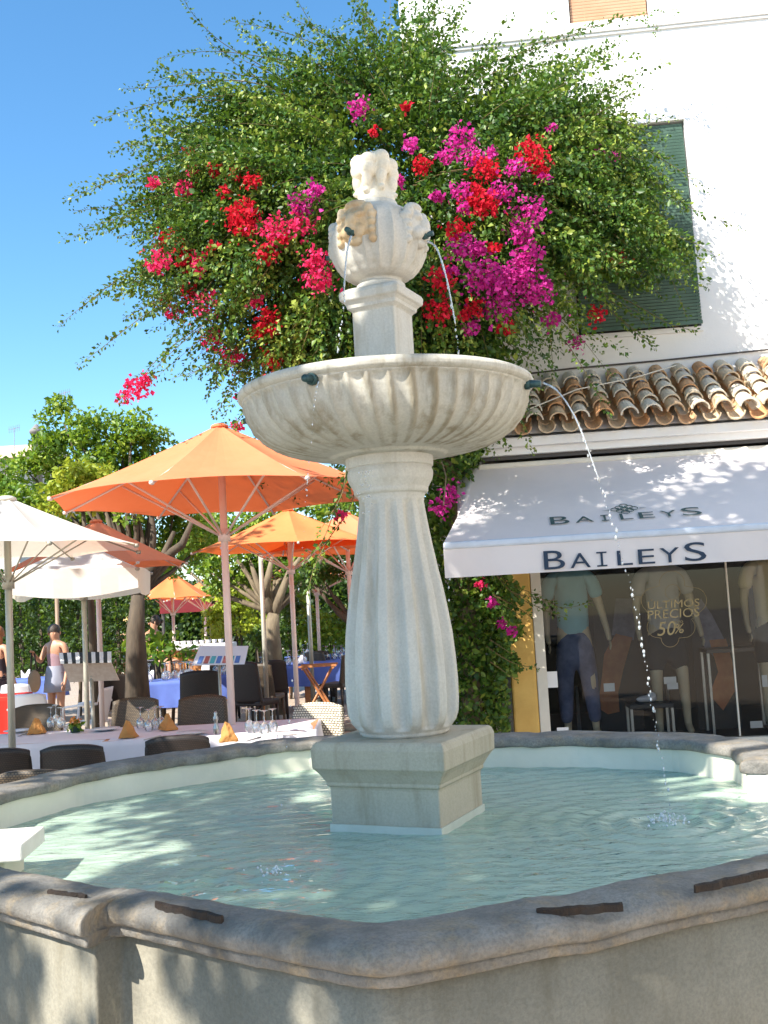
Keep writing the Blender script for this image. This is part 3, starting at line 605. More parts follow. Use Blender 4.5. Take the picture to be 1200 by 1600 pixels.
# ground-floor wing: roof, fascia, shop front
b = MB(); b.span((.65, -.62, 2.81), (8, -.002, 2.99)); b.span((.65, -.70, 2.81), (8, -.62, 2.96)); b.span((.65, -.78, 2.875), (8, -.70, 2.96)); bevel(b.build('fascia', M['plaster'], house), .008)
b = MB(); b.span((.66, -.64, 2.775), (8, -.1, 2.808)); b.build('fascia_profile', M['darkline'], house)
b = MB(); q = np.random.RandomState(5); slope_dz = .62; Ln = 1.0; x = .74; ci = 0
def barrel(mb, c0, c1, r0, r1, conv, rnd, tw=0.0):
    """half-round tile from the upper end c0 to the lower end c1"""
    c0 = Vector(c0); c1 = Vector(c1); t = (c1-c0).normalized(); sx = Vector((1, 0, 0)); sx = (sx-t*sx.dot(t)).normalized(); nn = sx.cross(t)*(1 if True else -1)
    if nn.z < 0: nn = -nn
    vs = []; K = 9
    for (c, r) in ((c0, r0), (c1, r1)):
        for th in (0.0, .013):
            for k in range(K):
                a = math.pi*k/(K-1)+tw; rr = r-th if conv > 0 else r-th
                vs.append(c+sx*rr*math.cos(a)+nn*conv*rr*math.sin(a)*.95)
    fs = []
    for k in range(K-1):
        fs += [(k, k+1, 2*K+k+1, 2*K+k), (K+k, 3*K+k, 3*K+k+1, K+k+1), (2*K+k, 2*K+k+1, 3*K+k+1, 3*K+k), (k, K+k, K+k+1, k+1)]
    fs += [(0, 2*K, 3*K, K), (K-1, 2*K-1, 4*K-1, 3*K-1)]
    mb.add(vs, fs, 0, rnd)
while x < 8:
    nr = 5; y0, z0, y1, z1 = -.02, 3.56, -.90, 2.99
    for i in range(nr):
        ta, tb = i/nr, (i+1.28)/nr
        for conv, dx, off in ((-1, .105, .045), (1, 0, .105)):
            j = q.randn(4)*.006; rn = max(.02, min(1, q.rand() if conv > 0 else q.rand()*.5))
            ex = 0.03 if (i == nr-1 and conv > 0) else 0
            pa = (x+dx+j[0], y0+(y1-y0)*ta, z0+(z1-z0)*ta+off-.02*(1-0)); tb_ = min(tb, 1.04)
            pb = (x+dx+j[1], y0+(y1-y0)*tb_+j[2]-ex, z0+(z1-z0)*tb_+off+.014+j[3]*.5-ex*.6)
            barrel(b, pa, pb, .066, .082, conv, rn, q.randn()*.05)
    x += .21+q.randn()*.004
b.build('tiled_roof', M['tile'], house, False)
b = MB(); b.add([(.66, -.02, 3.52), (8, -.02, 3.52), (8, -.84, 2.975), (.66, -.84, 2.975), (.66, -.02, 2.9), (8, -.02, 2.9), (8, -.80, 2.965), (.66, -.80, 2.965)], [(0, 3, 2, 1), (0, 4, 7, 3), (1, 2, 6, 5)]); b.build('roof_bed', M['plaster'], house)
b = MB(); b.span((.80, -.60, GZ), (1.035, -.2, 2.748)); pr = bevel(b.build('pillar', M['ochre'], house), .02)
b = MB(); b.span((1.037, -.60, .05), (1.13, -.50, 2.748)); b.span((1.13, -.60, .05), (8, -.50, .12)); b.span((2.815, -.565, .125), (2.83, -.53, 2.74)); bevel(b.build('shop_frame', M['cream'], house), .006)
b = MB(); b.span((1.05, -.59, GZ), (8, -.45, .048)); b.build('shop_base', M['basin'], house)
b = MB(); b.add([(1.13, -.545, .12), (8, -.545, .12), (8, -.545, 2.74), (1.13, -.545, 2.74)], [(0, 1, 2, 3)]); pn = b.build('shop_window', M['pane'], house)
# interior shell
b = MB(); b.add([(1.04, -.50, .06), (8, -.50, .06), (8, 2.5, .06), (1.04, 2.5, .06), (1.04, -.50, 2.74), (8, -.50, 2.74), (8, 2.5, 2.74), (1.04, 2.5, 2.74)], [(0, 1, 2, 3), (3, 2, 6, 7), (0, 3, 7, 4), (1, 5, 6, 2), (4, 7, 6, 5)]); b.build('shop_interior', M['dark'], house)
# gold window lettering
b = MB(); yg = -.552
def gp(px, py): v = hloc(px, py, yg); v[1] = yg; return v
lettering(b, 'ÚLTIMOS', gp(1012, 952), gp(1093, 947), gp(1012, 937)-gp(1012, 952)); lettering(b, 'PRECIOS', gp(1012, 968), gp(1093, 963), gp(1012, 954)-gp(1012, 968))
lettering(b, '50', gp(1027, 994), gp(1054, 992), gp(1027, 972)-gp(1027, 994), shear=.12); lettering(b, '%', gp(1053, 990), gp(1068, 989), gp(1053, 975)-gp(1053, 990), shear=.1); lettering(b, 'DTO', gp(1054, 974), gp(1067, 973), gp(1054, 970.5)-gp(1054, 974))
b.build('gold_lettering', M['gold'], pn)
b = MB(); cl = []
def arc(cx, cy, r, a0, a1, n=12): return [gp(cx+r*math.cos(R(a0+(a1-a0)*i/n)), cy-r*math.sin(R(a0+(a1-a0)*i/n))) for i in range(n+1)]
cl = arc(1050, 912, 20, -10, 190)+arc(1022, 938, 20, 110, 235)+arc(1027, 980, 16, 130, 270)+arc(1047, 997, 14, 180, 360)+arc(1070, 980, 16, -90, 50)+arc(1084, 938, 20, -55, 70)
cl.append(cl[0]); b.tube(cl, .0022, 5); cl2 = [p*1 for p in arc(1051, 925, 12, 0, 360)]; b.tube(cl2, .002, 5); b.build('gold_outline', M['gold'], pn)
def card(px0, py0, px1, py1, yl, lab=None):
    a = hloc(px0, py0, yl); c = hloc(px1, py1, yl); b = MB(); b.span((a[0], yl, c[2]), (c[0], yl+.004, a[2])); return b
b = card(848, 1050, 872, 1074, -.549); b.build('window_sticker', M['white'], pn)
b = card(870, 1137, 889, 1149, -.549); b.build('window_sticker', M['white'], pn)
# ---- awning
aw = empty('awning', tuple(HO), 0, 'off-white canvas awning with navy shop lettering, stretched over the shop window', 'awning'); aw.rotation_euler = (0, 0, HA); ORG[aw.name] = np.zeros(3)
AX0, AX1 = .30, 7.5; TY, TZ, FY, FZ = -.66, 2.715, -1.90, 1.955
def awp(x, t_):      # the canvas narrows towards the cassette
    xl = x if x > AX0+.01 else AX0+(.62-AX0)*(1-t_)
    return np.array([xl, TY+(FY-TY)*t_, TZ+(FZ-TZ)*t_-.035*math.sin(math.pi*t_)*(.8+.2*math.sin(x*2.1))])
b = MB(); b.grid(lambda u, v: awp(AX0+(AX1-AX0)*u, v), 60, 14); b.build('canvas', M['awning'], aw, True)
b = MB(); b.grid(lambda u, v: (AX0+(AX1-AX0)*u, FY-.012+.010*math.sin(u*60)*v, FZ-.045-.235*v), 120, 5); va = b.build('valance', M['awning'], aw, True)
b = MB(); b.box(((AX0+AX1)/2, FY-.004, FZ-.018), (AX1-AX0, .05, .062)); bevel(b.build('front_bar', pm('pale_blue_bar', (0.60, 0.66, 0.75), None, 5, .4), aw), .02, 3)
b = MB(); b.box(((.62+AX1)/2, TY+.02, TZ+.0), (AX1-.62, .12, .055)); bevel(b.build('cassette', M['cream'], aw), .02, 3)
b = MB(); 
for xx in (AX0+.5, 4.0, 7.2): b.tube([(xx, -.60, 2.50), (xx+.35, -1.2, 2.25), (xx+.02, FY+.02, FZ-.03)], .018, 8)
b.build('folding_arm', M['white'], aw, True)
b = MB(); b.grid(lambda u, v: (lambda a, c: a*(1-v)+c*v)(awp(AX0, u), np.array([awp(AX0, u)[0], awp(AX0, u)[1], max(FZ-.28, awp(AX0, u)[2]-.05-.23*u)])), 10, 3); b.build('side_flap', M['awning'], aw, True)
def sc_word(b, xs, z0, hB, hs, plane):
    """BAILEYS with a taller first and last letter"""
    for ch, (xa, xb), hh in zip('BAILEYS', xs, (hB, hs, hs, hs, hs, hs, hB)):
        if ch == 'I':
            m_ = (xa+xb)/2; 
            for (u0, u1, v0, v1) in ((m_-.009, m_+.009, 0, hh), (xa, xb, 0, .012), (xa, xb, hh-.012, hh)):
                b.add([plane(u0, z0+v0), plane(u1, z0+v0), plane(u1, z0+v1), plane(u0, z0+v1)], [(0, 1, 2, 3)])
            continue
        vs, fs = text_mesh(ch, 1.0); x0, x1, y0, y1 = vs[:, 0].min(), vs[:, 0].max(), vs[:, 1].min(), vs[:, 1].max()
        b.add([plane(xa+(v[0]-x0)/(x1-x0)*(xb-xa), z0+(v[1]-y0)/(y1-y0)*hh) for v in vs], fs)
hv = lambda px: hloc(px, 880, -1.93)[0]
XS = [(hv(p), hv(q_)) for p, q_ in ((850, 883), (891, 923), (933, 949), (965, 989), (998, 1024), (1032, 1063), (1071, 1105))]
b = MB(); sc_word(b, XS, 1.695, .150, .118, lambda x, z: (x, FY-.026, z)); b.build('lettering', M['navy'], aw)
hv2 = lambda px: hloc(px, 805, -1.72)[0]
XS = [(hv2(p), hv2(q_)) for p, q_ in ((860, 890), (899, 928), (940, 952), (970, 990), (1000, 1024), (1034, 1060), (1068, 1099))]
b = MB(); sc_word(b, XS, .820, .105, .082, lambda x, t_: awp(x, 1.66-t_+(-.0))+np.array([0, -.007, .010]))
def dm(px, s): return hv2(px)
cxm = hv2(981)
for i in range(-1, 2):
    for j in range(-1, 2):
        ux, ut = cxm+(i+j)*.038, .700+(i-j)*.022
        ringp = [awp(ux+.036*math.cos(a), ut+.021*math.sin(a))+np.array([0, -.008, .012]) for a in np.linspace(0, 2*math.pi, 13)]
        b.tube(ringp, .0035, 4)
for sg in (-1, 1): b.add([awp(cxm+sg*.125, .697)+[0, -.007, .011], awp(cxm+sg*.19, .70)+[0, -.007, .011], awp(cxm+sg*.125, .706)+[0, -.007, .011]], [(0, 1, 2)])
b.build('lettering', M['navy2'], aw)
# ---- shop contents
def mannequin(px, yl, shirt, bottom, label, shorts=False, plinthz=.10, arm=(0.0, 0.0), hgt=1.0):
    X = hloc(px, 1000, yl)[0]; w_ = h2w((X, yl, plinthz)); r_ = empty('mannequin', tuple(w_), 0, label, 'mannequin', 'mannequins in the shop window')
    def P(x, y, z): return w_+hx*x*1.02+hy*y+np.array([0, 0, z*hgt])
    pts = [P(0, 0, .95), P(0, 0, 1.15), P(0, .0, 1.35), P(0, .01, 1.50), P(0, .0, 1.58),
           P(-.10, 0, .88), P(-.11, -.01, .50), P(-.11, .02, .09), P(-.12, -.10, .03), P(.10, 0, .88), P(.13, -.03, .50), P(.15, .02, .09), P(.16, -.10, .03),
           P(-.19, .01, 1.46), P(-.245, .03, 1.20), P(-.25, -.04+arm[0], .96), P(-.24, -.08+arm[0], .87), P(.19, .01, 1.46), P(.265, .03, 1.20), P(.31, -.05+arm[1], .97), P(.32, -.09+arm[1], .88)]
    ed = [(0, 1), (1, 2), (2, 3), (3, 4), (0, 5), (5, 6), (6, 7), (7, 8), (0, 9), (9, 10), (10, 11), (11, 12), (3, 13), (13, 14), (14, 15), (15, 16), (3, 17), (17, 18), (18, 19), (19, 20)]
    rd = [(.14, .10), (.13, .09), (.16, .10), (.11, .08), (.055, .055), .085, .058, .036, .032, .085, .058, .036, .032, .058, .042, .028, .024, .058, .042, .028, .024]
    skinned('body', pts, ed, rd, M['manskin'], r_)
    # five fingers on each hand
    for hp, dn in ((pts[16], pts[16]-pts[15]), (pts[20], pts[20]-pts[19])):
        dn = dn/np.linalg.norm(dn); fb = MB()
        for k in range(4): o_ = hy*(k-1.5)*.017; fb.tube([hp+o_+dn*.01, hp+o_+dn*(.045+.006*(k in (1, 2))), hp+o_*1.1+dn*(.075+.008*(k in (1, 2)))-hx*.012], [.009, .008, .006], 6)
        fb.tube([hp-hy*.02, hp-hy*.04+dn*.025, hp-hy*.045+dn*.05], [.010, .009, .007], 6); fb.build('fingers', M['manskin'], r_, True)
    sp = [P(0, 0, .89), P(0, 0, 1.12), P(0, 0, 1.35), P(0, .01, 1.50), P(-.19, .01, 1.465), P(-.235, .02, 1.27), P(.19, .01, 1.465), P(.25, .02, 1.27)]
    skinned('shirt', sp, [(0, 1), (1, 2), (2, 3), (3, 4), (4, 5), (3, 6), (6, 7)], [(.178, .135), (.160, .118), (.185, .125), (.13, .10), .078, .075, .078, .075], shirt, r_)
    if shorts:
        bp = [P(0, 0, 1.05), P(0, 0, .86), P(-.11, 0, .74), P(-.12, 0, .56), P(.11, 0, .74), P(.13, 0, .56)]; rr = [(.155, .12), (.165, .13), .105, .10, .105, .10]
    else:
        bp = [P(0, 0, 1.05), P(0, 0, .86), P(-.105, 0, .70), P(-.12, 0, .14), P(.105, 0, .70), P(.15, 0, .14)]; rr = [(.155, .12), (.165, .13), .10, .062, .10, .062]
    skinned('shorts' if shorts else 'trousers', bp, [(0, 1), (1, 2), (2, 3), (1, 4), (4, 5)], rr, bottom, r_)
    b = MB(); b.lathe([(.16, 0), (.16, .01), (.02, .014), (.012, .5)], 24, P(0, .12, 0)); b.build('base', M['steel'], r_, True)
    return r_
sh1 = pm('teal_shirt', (0.30, 0.62, 0.70), (0.24, 0.52, 0.60), 3, .9); sh2 = pm('grey_shirt', (0.62, 0.60, 0.56), (0.52, .50, .48), 3, .9); sh3 = pm('cream_shirt', (0.85, 0.72, 0.45), (.75, .62, .38), 3, .9)
M['denim'] = pm('dark_denim', (0.03, 0.05, 0.13), (.14, .18, .32), 6, .9, .2); M['shorts'] = pm('navy_shorts', (0.012, 0.02, 0.03), None, 5, .9)
mannequin(897, -.15, sh1, M['denim'], 'mannequin in a teal polo shirt and dark jeans at the left of the shop window', hgt=1.05)
mannequin(1040, -.12, sh2, M['shorts'], 'headless mannequin in a grey shirt and navy shorts behind the gold window lettering', True, hgt=1.04)
mannequin(1210, .1, sh3, M['shorts'], 'headless mannequin in a cream shirt at the right edge of the photograph', True, hgt=1.05)
# wall pictures of denim-clad models
def poster(pxs, yl, lab, shapes, loc_px):
    a = hloc(pxs[0], pxs[1], yl); c = hloc(pxs[2], pxs[3], yl)
    b = MB(); b.span((a[0], yl, c[2]), (c[0], yl+.02, a[2]))
    o = empty('shop_poster', tuple(h2w((a[0], yl, c[2]))), 0, lab, 'poster'); o.rotation_euler = (0, 0, HA); ORG[o.name] = np.array([a[0], yl, c[2]])
    b.build('panel', pm('poster_ground', (.012, .010, .010), (.022, .018, .018), 3, .6), o)
    for nm, poly_, mt in shapes:
        pb = MB(); pts_ = [hloc(x, y, yl-.004) for x, y in poly_]; pts_ = [(p[0], yl-.004-.002*len(children(o)), p[2]) for p in pts_]
        pb.add(pts_, [tuple(range(len(pts_)))]); pb.build(nm, mt, o)
    return o
skp = pm('printed_skin', (.55, .20, .06), (.38, .11, .03), 9, .5); dnp = pm('printed_denim', (.26, .26, .34), (.13, .13, .2), 12, .6)
poster((925, 935, 1008, 1140), .5, 'tall picture of a bare bent arm with a watch, between the two left mannequins', [('denim_sleeve', [(962, 935), (1000, 935), (990, 1000), (956, 992)], dnp), ('bare_arm', [(962, 990), (988, 996), (974, 1046), (966, 1082), (968, 1112), (950, 1116), (934, 1106), (940, 1060), (944, 1022)], skp)], 0)
poster((1075, 925, 1160, 1140), .5, 'tall picture of a spotted sleeve and hand to the right of the grey-shirted mannequin', [('spotted_sleeve', [(1095, 935), (1112, 960), (1135, 1005), (1128, 1040), (1100, 1010), (1082, 960)], dnp), ('bare_arm', [(1108, 1000), (1134, 998), (1146, 1040), (1148, 1080), (1130, 1110), (1108, 1085), (1122, 1050)], skp)], 0)
# stool with shoes, price cards, display shelf
def bench(px0, px1, ztop, yl, lab, mt, nm='display_bench', cat='display bench'):
    a = hloc(px0, 1100, yl)[0]; c = hloc(px1, 1100, yl)[0]; w_ = h2w(((a+c)/2, yl, .061)); o = empty(nm, tuple(w_), 0, lab, cat); o.rotation_euler = (0, 0, HA); ORG[o.name] = np.array([(a+c)/2, yl, .061])
    b = MB(); b.span((a, yl-.17, ztop-.04), (c, yl+.17, ztop)); bevel(b.build('top', mt, o), .005)
    for xx in (a+.015, c-.015):
        for yy in (-.155, .155): b = MB(); b.span((xx-.012, yl+yy-.012, .062), (xx+.012, yl+yy+.012, ztop-.041)); b.build('leg', M['steel'], o)
    return o
bench(980, 1048, .43, -.22, 'small dark display bench with steel legs at the feet of the grey-shirted mannequin', M['darkline'])
bench(1105, 1200, .88, .25, 'high dark display table at the right behind the shop window', M['darkline'], 'display_table', 'display table')
def shoe(w_, lab):
    o = empty('shoe', tuple(w_), 0, lab, 'shoe'); b = MB()
    b.ell(w_+hx*0+[0, 0, .035], (.10, .042, .034), 14, 8); b.ell(w_+hx*.05+[0, 0, .06], (.045, .036, .04), 12, 8); remesh(b.build('upper', M['cloth_w'], o, True), .008, 3)
    b = MB(); b.box(w_+[0, 0, .006], (.21, .08, .012)); bevel(b.build('sole', M['dark'], o), .004); return o
X = hloc(1010, 1090, -.25)[0]; shoe(h2w((X, -.25, .431)), 'pale shoe lying on the small display bench in the shop window')
for (x_, y_, w2, h2, lab) in ((952, 1074, 18, 12, 'white price card in front of the arm picture'), (1047, 1063, 20, 10, 'upper white price card between the legs of the grey-shirted mannequin'), (1051, 1072, 18, 9, 'lower white price card between the legs of the grey-shirted mannequin'), (1195, 1064, 10, 18, 'white price card at the right edge of the shop window'), (1182, 1132, 20, 10, 'pale card lying low at the right of the shop window')):
    a = hloc(x_-w2/2, y_-h2/2, -.4); c = hloc(x_+w2/2, y_+h2/2, -.4); b = MB(); b.span((a[0], -.4, c[2]), (c[0], -.395, a[2]))
    m_ = b.build('price_card', M['white']); m_.location = HO; m_.rotation_euler = (0, 0, HA); tag(m_, lab, 'price card', 'price cards in the shop window')
sd = empty('bounce_building', (6.6, -3, GZ), 0, 'unseen white house added on the right flank of the plaza to bounce warm light', 'house')  # added out of frame: its sunlit wall bounces warm light into the shade
b = MB(); 
for (y0_, y1_) in ((-14, 5.5),): b.span((6.6, y0_, GZ), (12, y1_, 8.5))
b.build('wall', pm('warm_white_plaster', (0.80, 0.76, 0.69), (0.74, 0.70, 0.63), 2, .9, .2), sd)
for yy in (-10, -6, -2, 2):
    for zz in (1.2, 4.6):
        b = MB(); b.span((6.56, yy-.55, zz-.9), (6.62, yy+.55, zz+.9)); f_ = b.build('window', M['cream'], sd); b = MB(); b.span((6.55, yy-.45, zz-.8), (6.561, yy+.45, zz+.8)); b.build('pane', M['dark'], f_)
# ================================================================== PARASOLS
def parasol(px, Y, peak_y, edge_h, rr, rot, mat, pmat, label, group='orange parasols on the plaza', n=8, hub_dz=.27, pole_r=.03, valance=0.0, name='parasol', polex=None, sag=0.03):
    top = at(px, peak_y, Y); X = top[0]; zp = top[2]; g0 = gz(X, Y); c = np.array([X, Y, 0.0]); root = empty(name, (X, Y, g0), 0, label, 'parasol', group)
    ze = edge_h; A = [rot+2*math.pi*k/n for k in range(n)]
    def cp(u, t_):
        k = int(u*n) % n; f = u*n-int(u*n); a0, a1 = A[k], A[k]+2*math.pi/n
        p = np.array([math.cos(a0), math.sin(a0)])*(1-f)+np.array([math.cos(a1), math.sin(a1)])*f
        hgt = ze+(zp-ze)*(1-t_)**1.12 - sag*math.sin(math.pi*t_)*math.sin(math.pi*f) - .012*math.sin(math.pi*f)*0
        return (c[0]+p[0]*rr*t_, c[1]+p[1]*rr*t_, hgt+ (0.02*math.sin(math.pi*f) if t_ > .99 else 0))
    b = MB(); NU = n*8
    b.grid(lambda u, v: cp(min(u, .99999), max(.02, v)), NU, 10)
    if valance:
        def vp(u, v):
            q_ = np.array(cp(min(u, .99999), 1.0)); f = (u*n) % 1
            q_[2] -= .002+v*valance*(.75+.35*math.sin(math.pi*f))*(1); d_ = q_-c; q_[:2] += (d_[:2]/np.linalg.norm(d_[:2]))*.012*math.sin(u*70)*v; return q_
        b.grid(vp, n*14, 3)
    b.build('canopy', mat, root, False)
    b = MB(); b.lathe([(.075, -.03), (.07, -.01), (.04, .004), (.0, .008)], 16, (X, Y, zp)); b.build('cap', mat, root, True)
    b = MB(); b.tube([(X, Y, g0), (X, Y, zp-.02)], pole_r, 14); b.build('pole', pmat, root, True)
    rbr = .006 if 'white' in label else .010
    hz = ze-hub_dz; b = MB(); b.tube([(X, Y, hz-.05), (X, Y, hz+.05)], pole_r*1.7, 12); b.build('hub', pmat, root, True)
    for k in range(n):
        a = A[k]; e = np.array([math.cos(a), math.sin(a), 0])
        q0 = c+e*.04+[0, 0, zp-.06]; q2 = c+e*rr*.985+[0, 0, ze-.012]; q1 = c+e*rr*.5+[0, 0, ze+(zp-ze)*(.5)**1.12-.022]
        b = MB(); b.tube([q0, q1, q2], rbr, 6); b.tube([q2, q2+e*.03], .016, 8); b.build('rib', pmat, root, True)
        b = MB(); b.tube([c+e*.04+[0, 0, hz], c+e*rr*.62+[0, 0, ze+(zp-ze)*(.38)**1.12-.04]], rbr, 6); b.build('strut', pmat, root, True)
    b = MB(); b.lathe([(.28, 0), (.28, .05), (.24, .07), (.05, .08), (.04, .3), (.0, .31)], 24, (X, Y, g0+.001)); b.build('base', M['basin'], root, True)
    return root
parasol(343, 8.5, 663, 2.43, 1.42, R(34), M['orange'], M['pole_w'], 'largest orange parasol, in front of the others, half behind the fountain bowl', hub_dz=.30)
parasol(450, 13.0, 795, 2.26, 1.22, R(10), M['orange2'], M['pole_w'], 'golden orange parasol just left of the fountain column, second largest')
parasol(540, 14.2, 800, 2.24, 1.25, R(30), M['orange'], M['pole_w'], 'orange parasol whose right side is hidden by the fountain column')
parasol(268, 20.0, 893, 1.83, .78, R(15), M['orange2'], M['pole_w'], 'small far pale-orange parasol left of the big parasol pole')
parasol(318, 24.0, 906, 1.86, .95, R(40), M['orange2'], M['pole_w'], 'farthest orange parasol, behind the small pale-orange one')
parasol(492, 18.5, 872, 2.04, 1.35, R(20), M['orange'], M['pole_w'], 'shaded orange parasol low under the two mid-distance ones beside the column')
parasol(150, 12.2, 812, 2.11, 1.08, R(-6), M['orange'], M['pole_w'], 'orange parasol mostly hidden behind the white parasols at the left')
parasol(10, 7.7, 776, 2.03, 1.02, R(-10), M['wcanvas'], M['pole_g'], 'white parasol at the left edge on a grey pole, nearest of the white ones', 'white parasols at the left', hub_dz=.22, pole_r=.026)
parasol(128, 9.5, 845, 1.93, .78, R(-38), M['wcanvas'], M['pole_g'], 'white parasol with a hanging valance behind the left-edge white parasol', 'white parasols at the left', n=4, hub_dz=.2, valance=.23, pole_r=.022)
# ================================================================== PLANTS
def blob(c, r, n, q, shell=.55):
    v = q.randn(n, 3); v /= np.linalg.norm(v, axis=1, keepdims=True); rr = (shell+(1-shell)*q.rand(n)**.6)[:, None]
    return np.asarray(c)+v*rr*np.asarray(r), v
def crown(name, clusters, mat, parent, L, dens, seed, up=.5, wid=.3, sub=9):
    """clusters (px, py, r_px, Y): each broken into leafy clumps"""
    q = np.random.RandomState(seed); PP = []; OO = []; RB = []
    for (px, py, rp, Y) in clusters:
        c = at(px, py, Y); r_ = rp/FPX*Y
        k = sub
        cc, vv = blob(c, (r_, r_, r_*.9), k, q, .35)
        for i in range(k):
            rs_ = r_*(.34+.24*q.rand()); n = int(dens*3.0*(rs_/L)**2); pts, v = blob(cc[i], (rs_*1.1, rs_*1.1, rs_*.75), n, q, .45); PP.append(pts); OO.append(v); RB.append(np.full(n, .25+.5*q.rand()))
    PP = np.concatenate(PP); OO = np.concatenate(OO); RB = np.concatenate(RB)
    return leaves(name, PP, L, mat, parent, wid, up, OO*.6, 1.0, seed, OO*.9, RB)
def tree(label, clusters, trunk, limbs, mat, bark, L, dens, seed, group=None, name='orange_tree', cat='tree', r0=.12, sub=9):
    base = at(*trunk[0]); base[2] = gz(base[0], base[1]); root = empty(name, tuple(base), 0, label, cat, group)
    b = MB(); pts = [base]+[at(*p) for p in trunk[1:]]; n = len(pts); b.tube(pts, [r0*(1-.45*i/(n-1))*(1.25 if i == 0 else 1) for i in range(n)], 12)
    q = np.random.RandomState(seed+50)
    for lm in limbs:
        P_ = [at(*p) for p in lm]; m_ = len(P_); b.tube(P_, [r0*.5*(1-.65*i/(m_-1)) for i in range(m_)], 8)
    for i, (px, py, rp, Y) in enumerate(clusters):
        e = at(px, py, Y); s = np.array(pts[-1]); mid = (s+e)/2+q.randn(3)*.1; b.tube([s, mid, e], [r0*.35, r0*.2, r0*.08], 6)
    tb = b.build('trunk', bark, root, True); tex_noise(tb, .03, .12)
    crown('crown', clusters, mat, root, L, dens, seed, sub=sub); return root
TG = 'orange trees round the plaza'
tree('tall green orange tree at the left behind the parasols, trunk dark against the lit plaza', [(100, 660, 38, 14), (70, 705, 42, 14.2), (125, 690, 40, 14), (165, 672, 38, 14), (205, 670, 36, 14), (240, 690, 30, 14.2), (190, 715, 48, 14), (140, 740, 50, 14), (80, 760, 45, 14.3), (235, 730, 36, 14.5), (210, 770, 50, 14), (275, 780, 45, 14.3), (45, 740, 30, 14.2), (160, 800, 45, 14.3), (300, 835, 26, 14.3), (110, 830, 38, 14.5), (180, 845, 42, 14.6), (245, 840, 40, 14.6), (300, 800, 36, 14.6), (320, 850, 34, 14.8), (60, 810, 40, 14.6), (15, 800, 40, 14.6), (270, 875, 30, 15.5), (150, 880, 34, 15)],
     [(213, 1040, 13.9), (212, 985, 13.9), (216, 930, 13.9)], [[(216, 935, 13.9), (200, 900, 13.9), (180, 850, 13.9), (165, 800, 13.9)], [(216, 930, 13.9), (232, 890, 13.9), (240, 840, 13.9), (235, 780, 13.9)], [(222, 905, 13.9), (255, 870, 13.9), (272, 830, 13.9)], [(232, 890, 13.9), (285, 850, 13.9), (300, 815, 13.9)]], M['leaf_o'], M['bark'], .085, 7, 21, TG, r0=.16)
tree('bright lime-green young tree just above the left tip of the largest parasol', [(115, 745, 30, 12.6), (145, 738, 28, 12.6), (165, 755, 26, 12.6), (100, 775, 26, 12.6), (130, 772, 28, 12.6), (75, 790, 20, 12.6)], [(150, 1080, 12.6), (140, 900, 12.6), (130, 800, 12.6)], [], M['leaf_y'], M['bark'], .085, 7, 22, TG, r0=.05)
tree('green tree at the left edge, cut by the frame, above the nearest white parasol', [(8, 735, 28, 15), (20, 770, 34, 15), (-15, 760, 35, 15), (45, 790, 26, 15), (-20, 720, 20, 15)], [(-20, 1040, 15), (-15, 850, 15)], [], M['leaf_o'], M['bark'], .085, 6, 23, TG)
tree('orange tree with a pale forked trunk seen under the golden parasol', [(300, 845, 40, 17.5), (350, 865, 45, 17.5), (330, 895, 30, 17), (400, 850, 45, 17.5), (440, 865, 45, 17.5), (380, 885, 35, 17), (500, 850, 40, 17.5), (270, 870, 25, 18), (460, 890, 30, 17.2), (560, 800, 36, 17.5), (530, 790, 30, 17), (370, 820, 36, 17.5), (420, 810, 34, 17.5), (480, 800, 36, 17.5), (330, 820, 34, 17.5), (470, 905, 26, 17.5)],
     [(425, 1020, 16.8), (424, 985, 16.8), (428, 958, 16.8)], [[(428, 962, 16.8), (412, 930, 16.8), (400, 905, 16.8), (392, 880, 16.8)], [(428, 962, 16.8), (440, 925, 16.8), (452, 895, 16.8), (470, 870, 16.8)], [(412, 935, 16.8), (420, 900, 16.8), (425, 870, 16.8)]], M['leaf_o'], M['bark2'], .10, 7, 24, TG, r0=.17)
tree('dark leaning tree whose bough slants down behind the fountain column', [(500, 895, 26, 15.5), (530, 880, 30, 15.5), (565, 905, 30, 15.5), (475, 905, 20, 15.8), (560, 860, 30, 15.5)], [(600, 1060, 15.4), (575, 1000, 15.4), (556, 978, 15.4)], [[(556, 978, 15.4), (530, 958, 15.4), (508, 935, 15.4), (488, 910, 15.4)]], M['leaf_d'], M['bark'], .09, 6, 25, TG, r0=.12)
def bush(label, clusters, mat, L, dens, seed, name='bush', cat='bush', group=None, sub=9):
    c = at(clusters[0][0], 1050, clusters[0][3]); c[2] = gz(c[0], c[1]); root = empty(name, tuple(c), 0, label, cat, group)
    b = MB()
    for (px, py, rp, Y) in clusters:
        e = at(px, py, Y); b.tube([(e[0], Y, c[2]), (e[0]+.05, Y, (c[2]+e[2])/2), e], [.03, .022, .012], 6)
    b.build('stem', M['bark'], root, True); crown('foliage', clusters, mat, root, L, dens, seed, sub=sub); return root
bush('sunlit bright green shrub between the two parasol poles', [(365, 945, 34, 21), (345, 975, 30, 20.8), (395, 970, 30, 21), (370, 915, 26, 21), (335, 940, 24, 21), (400, 930, 26, 21)], M['leaf_y'], .12, 7, 31)
bush('broad low plant with arching leaves right of the dark tree trunk', [(240, 1005, 18, 15.4), (265, 1012, 18, 15.4), (290, 1020, 14, 15.4), (225, 1015, 16, 15.4), (250, 1025, 16, 15.3), (205, 1010, 12, 15.6)], M['leaf_o'], .14, 7, 32)
bush('shaded green shrub left of the fountain column under the dark bough', [(500, 970, 26, 19), (530, 985, 24, 19), (485, 995, 20, 19), (515, 1000, 22, 18.8), (548, 960, 20, 19)], M['leaf_o'], .11, 7, 33)
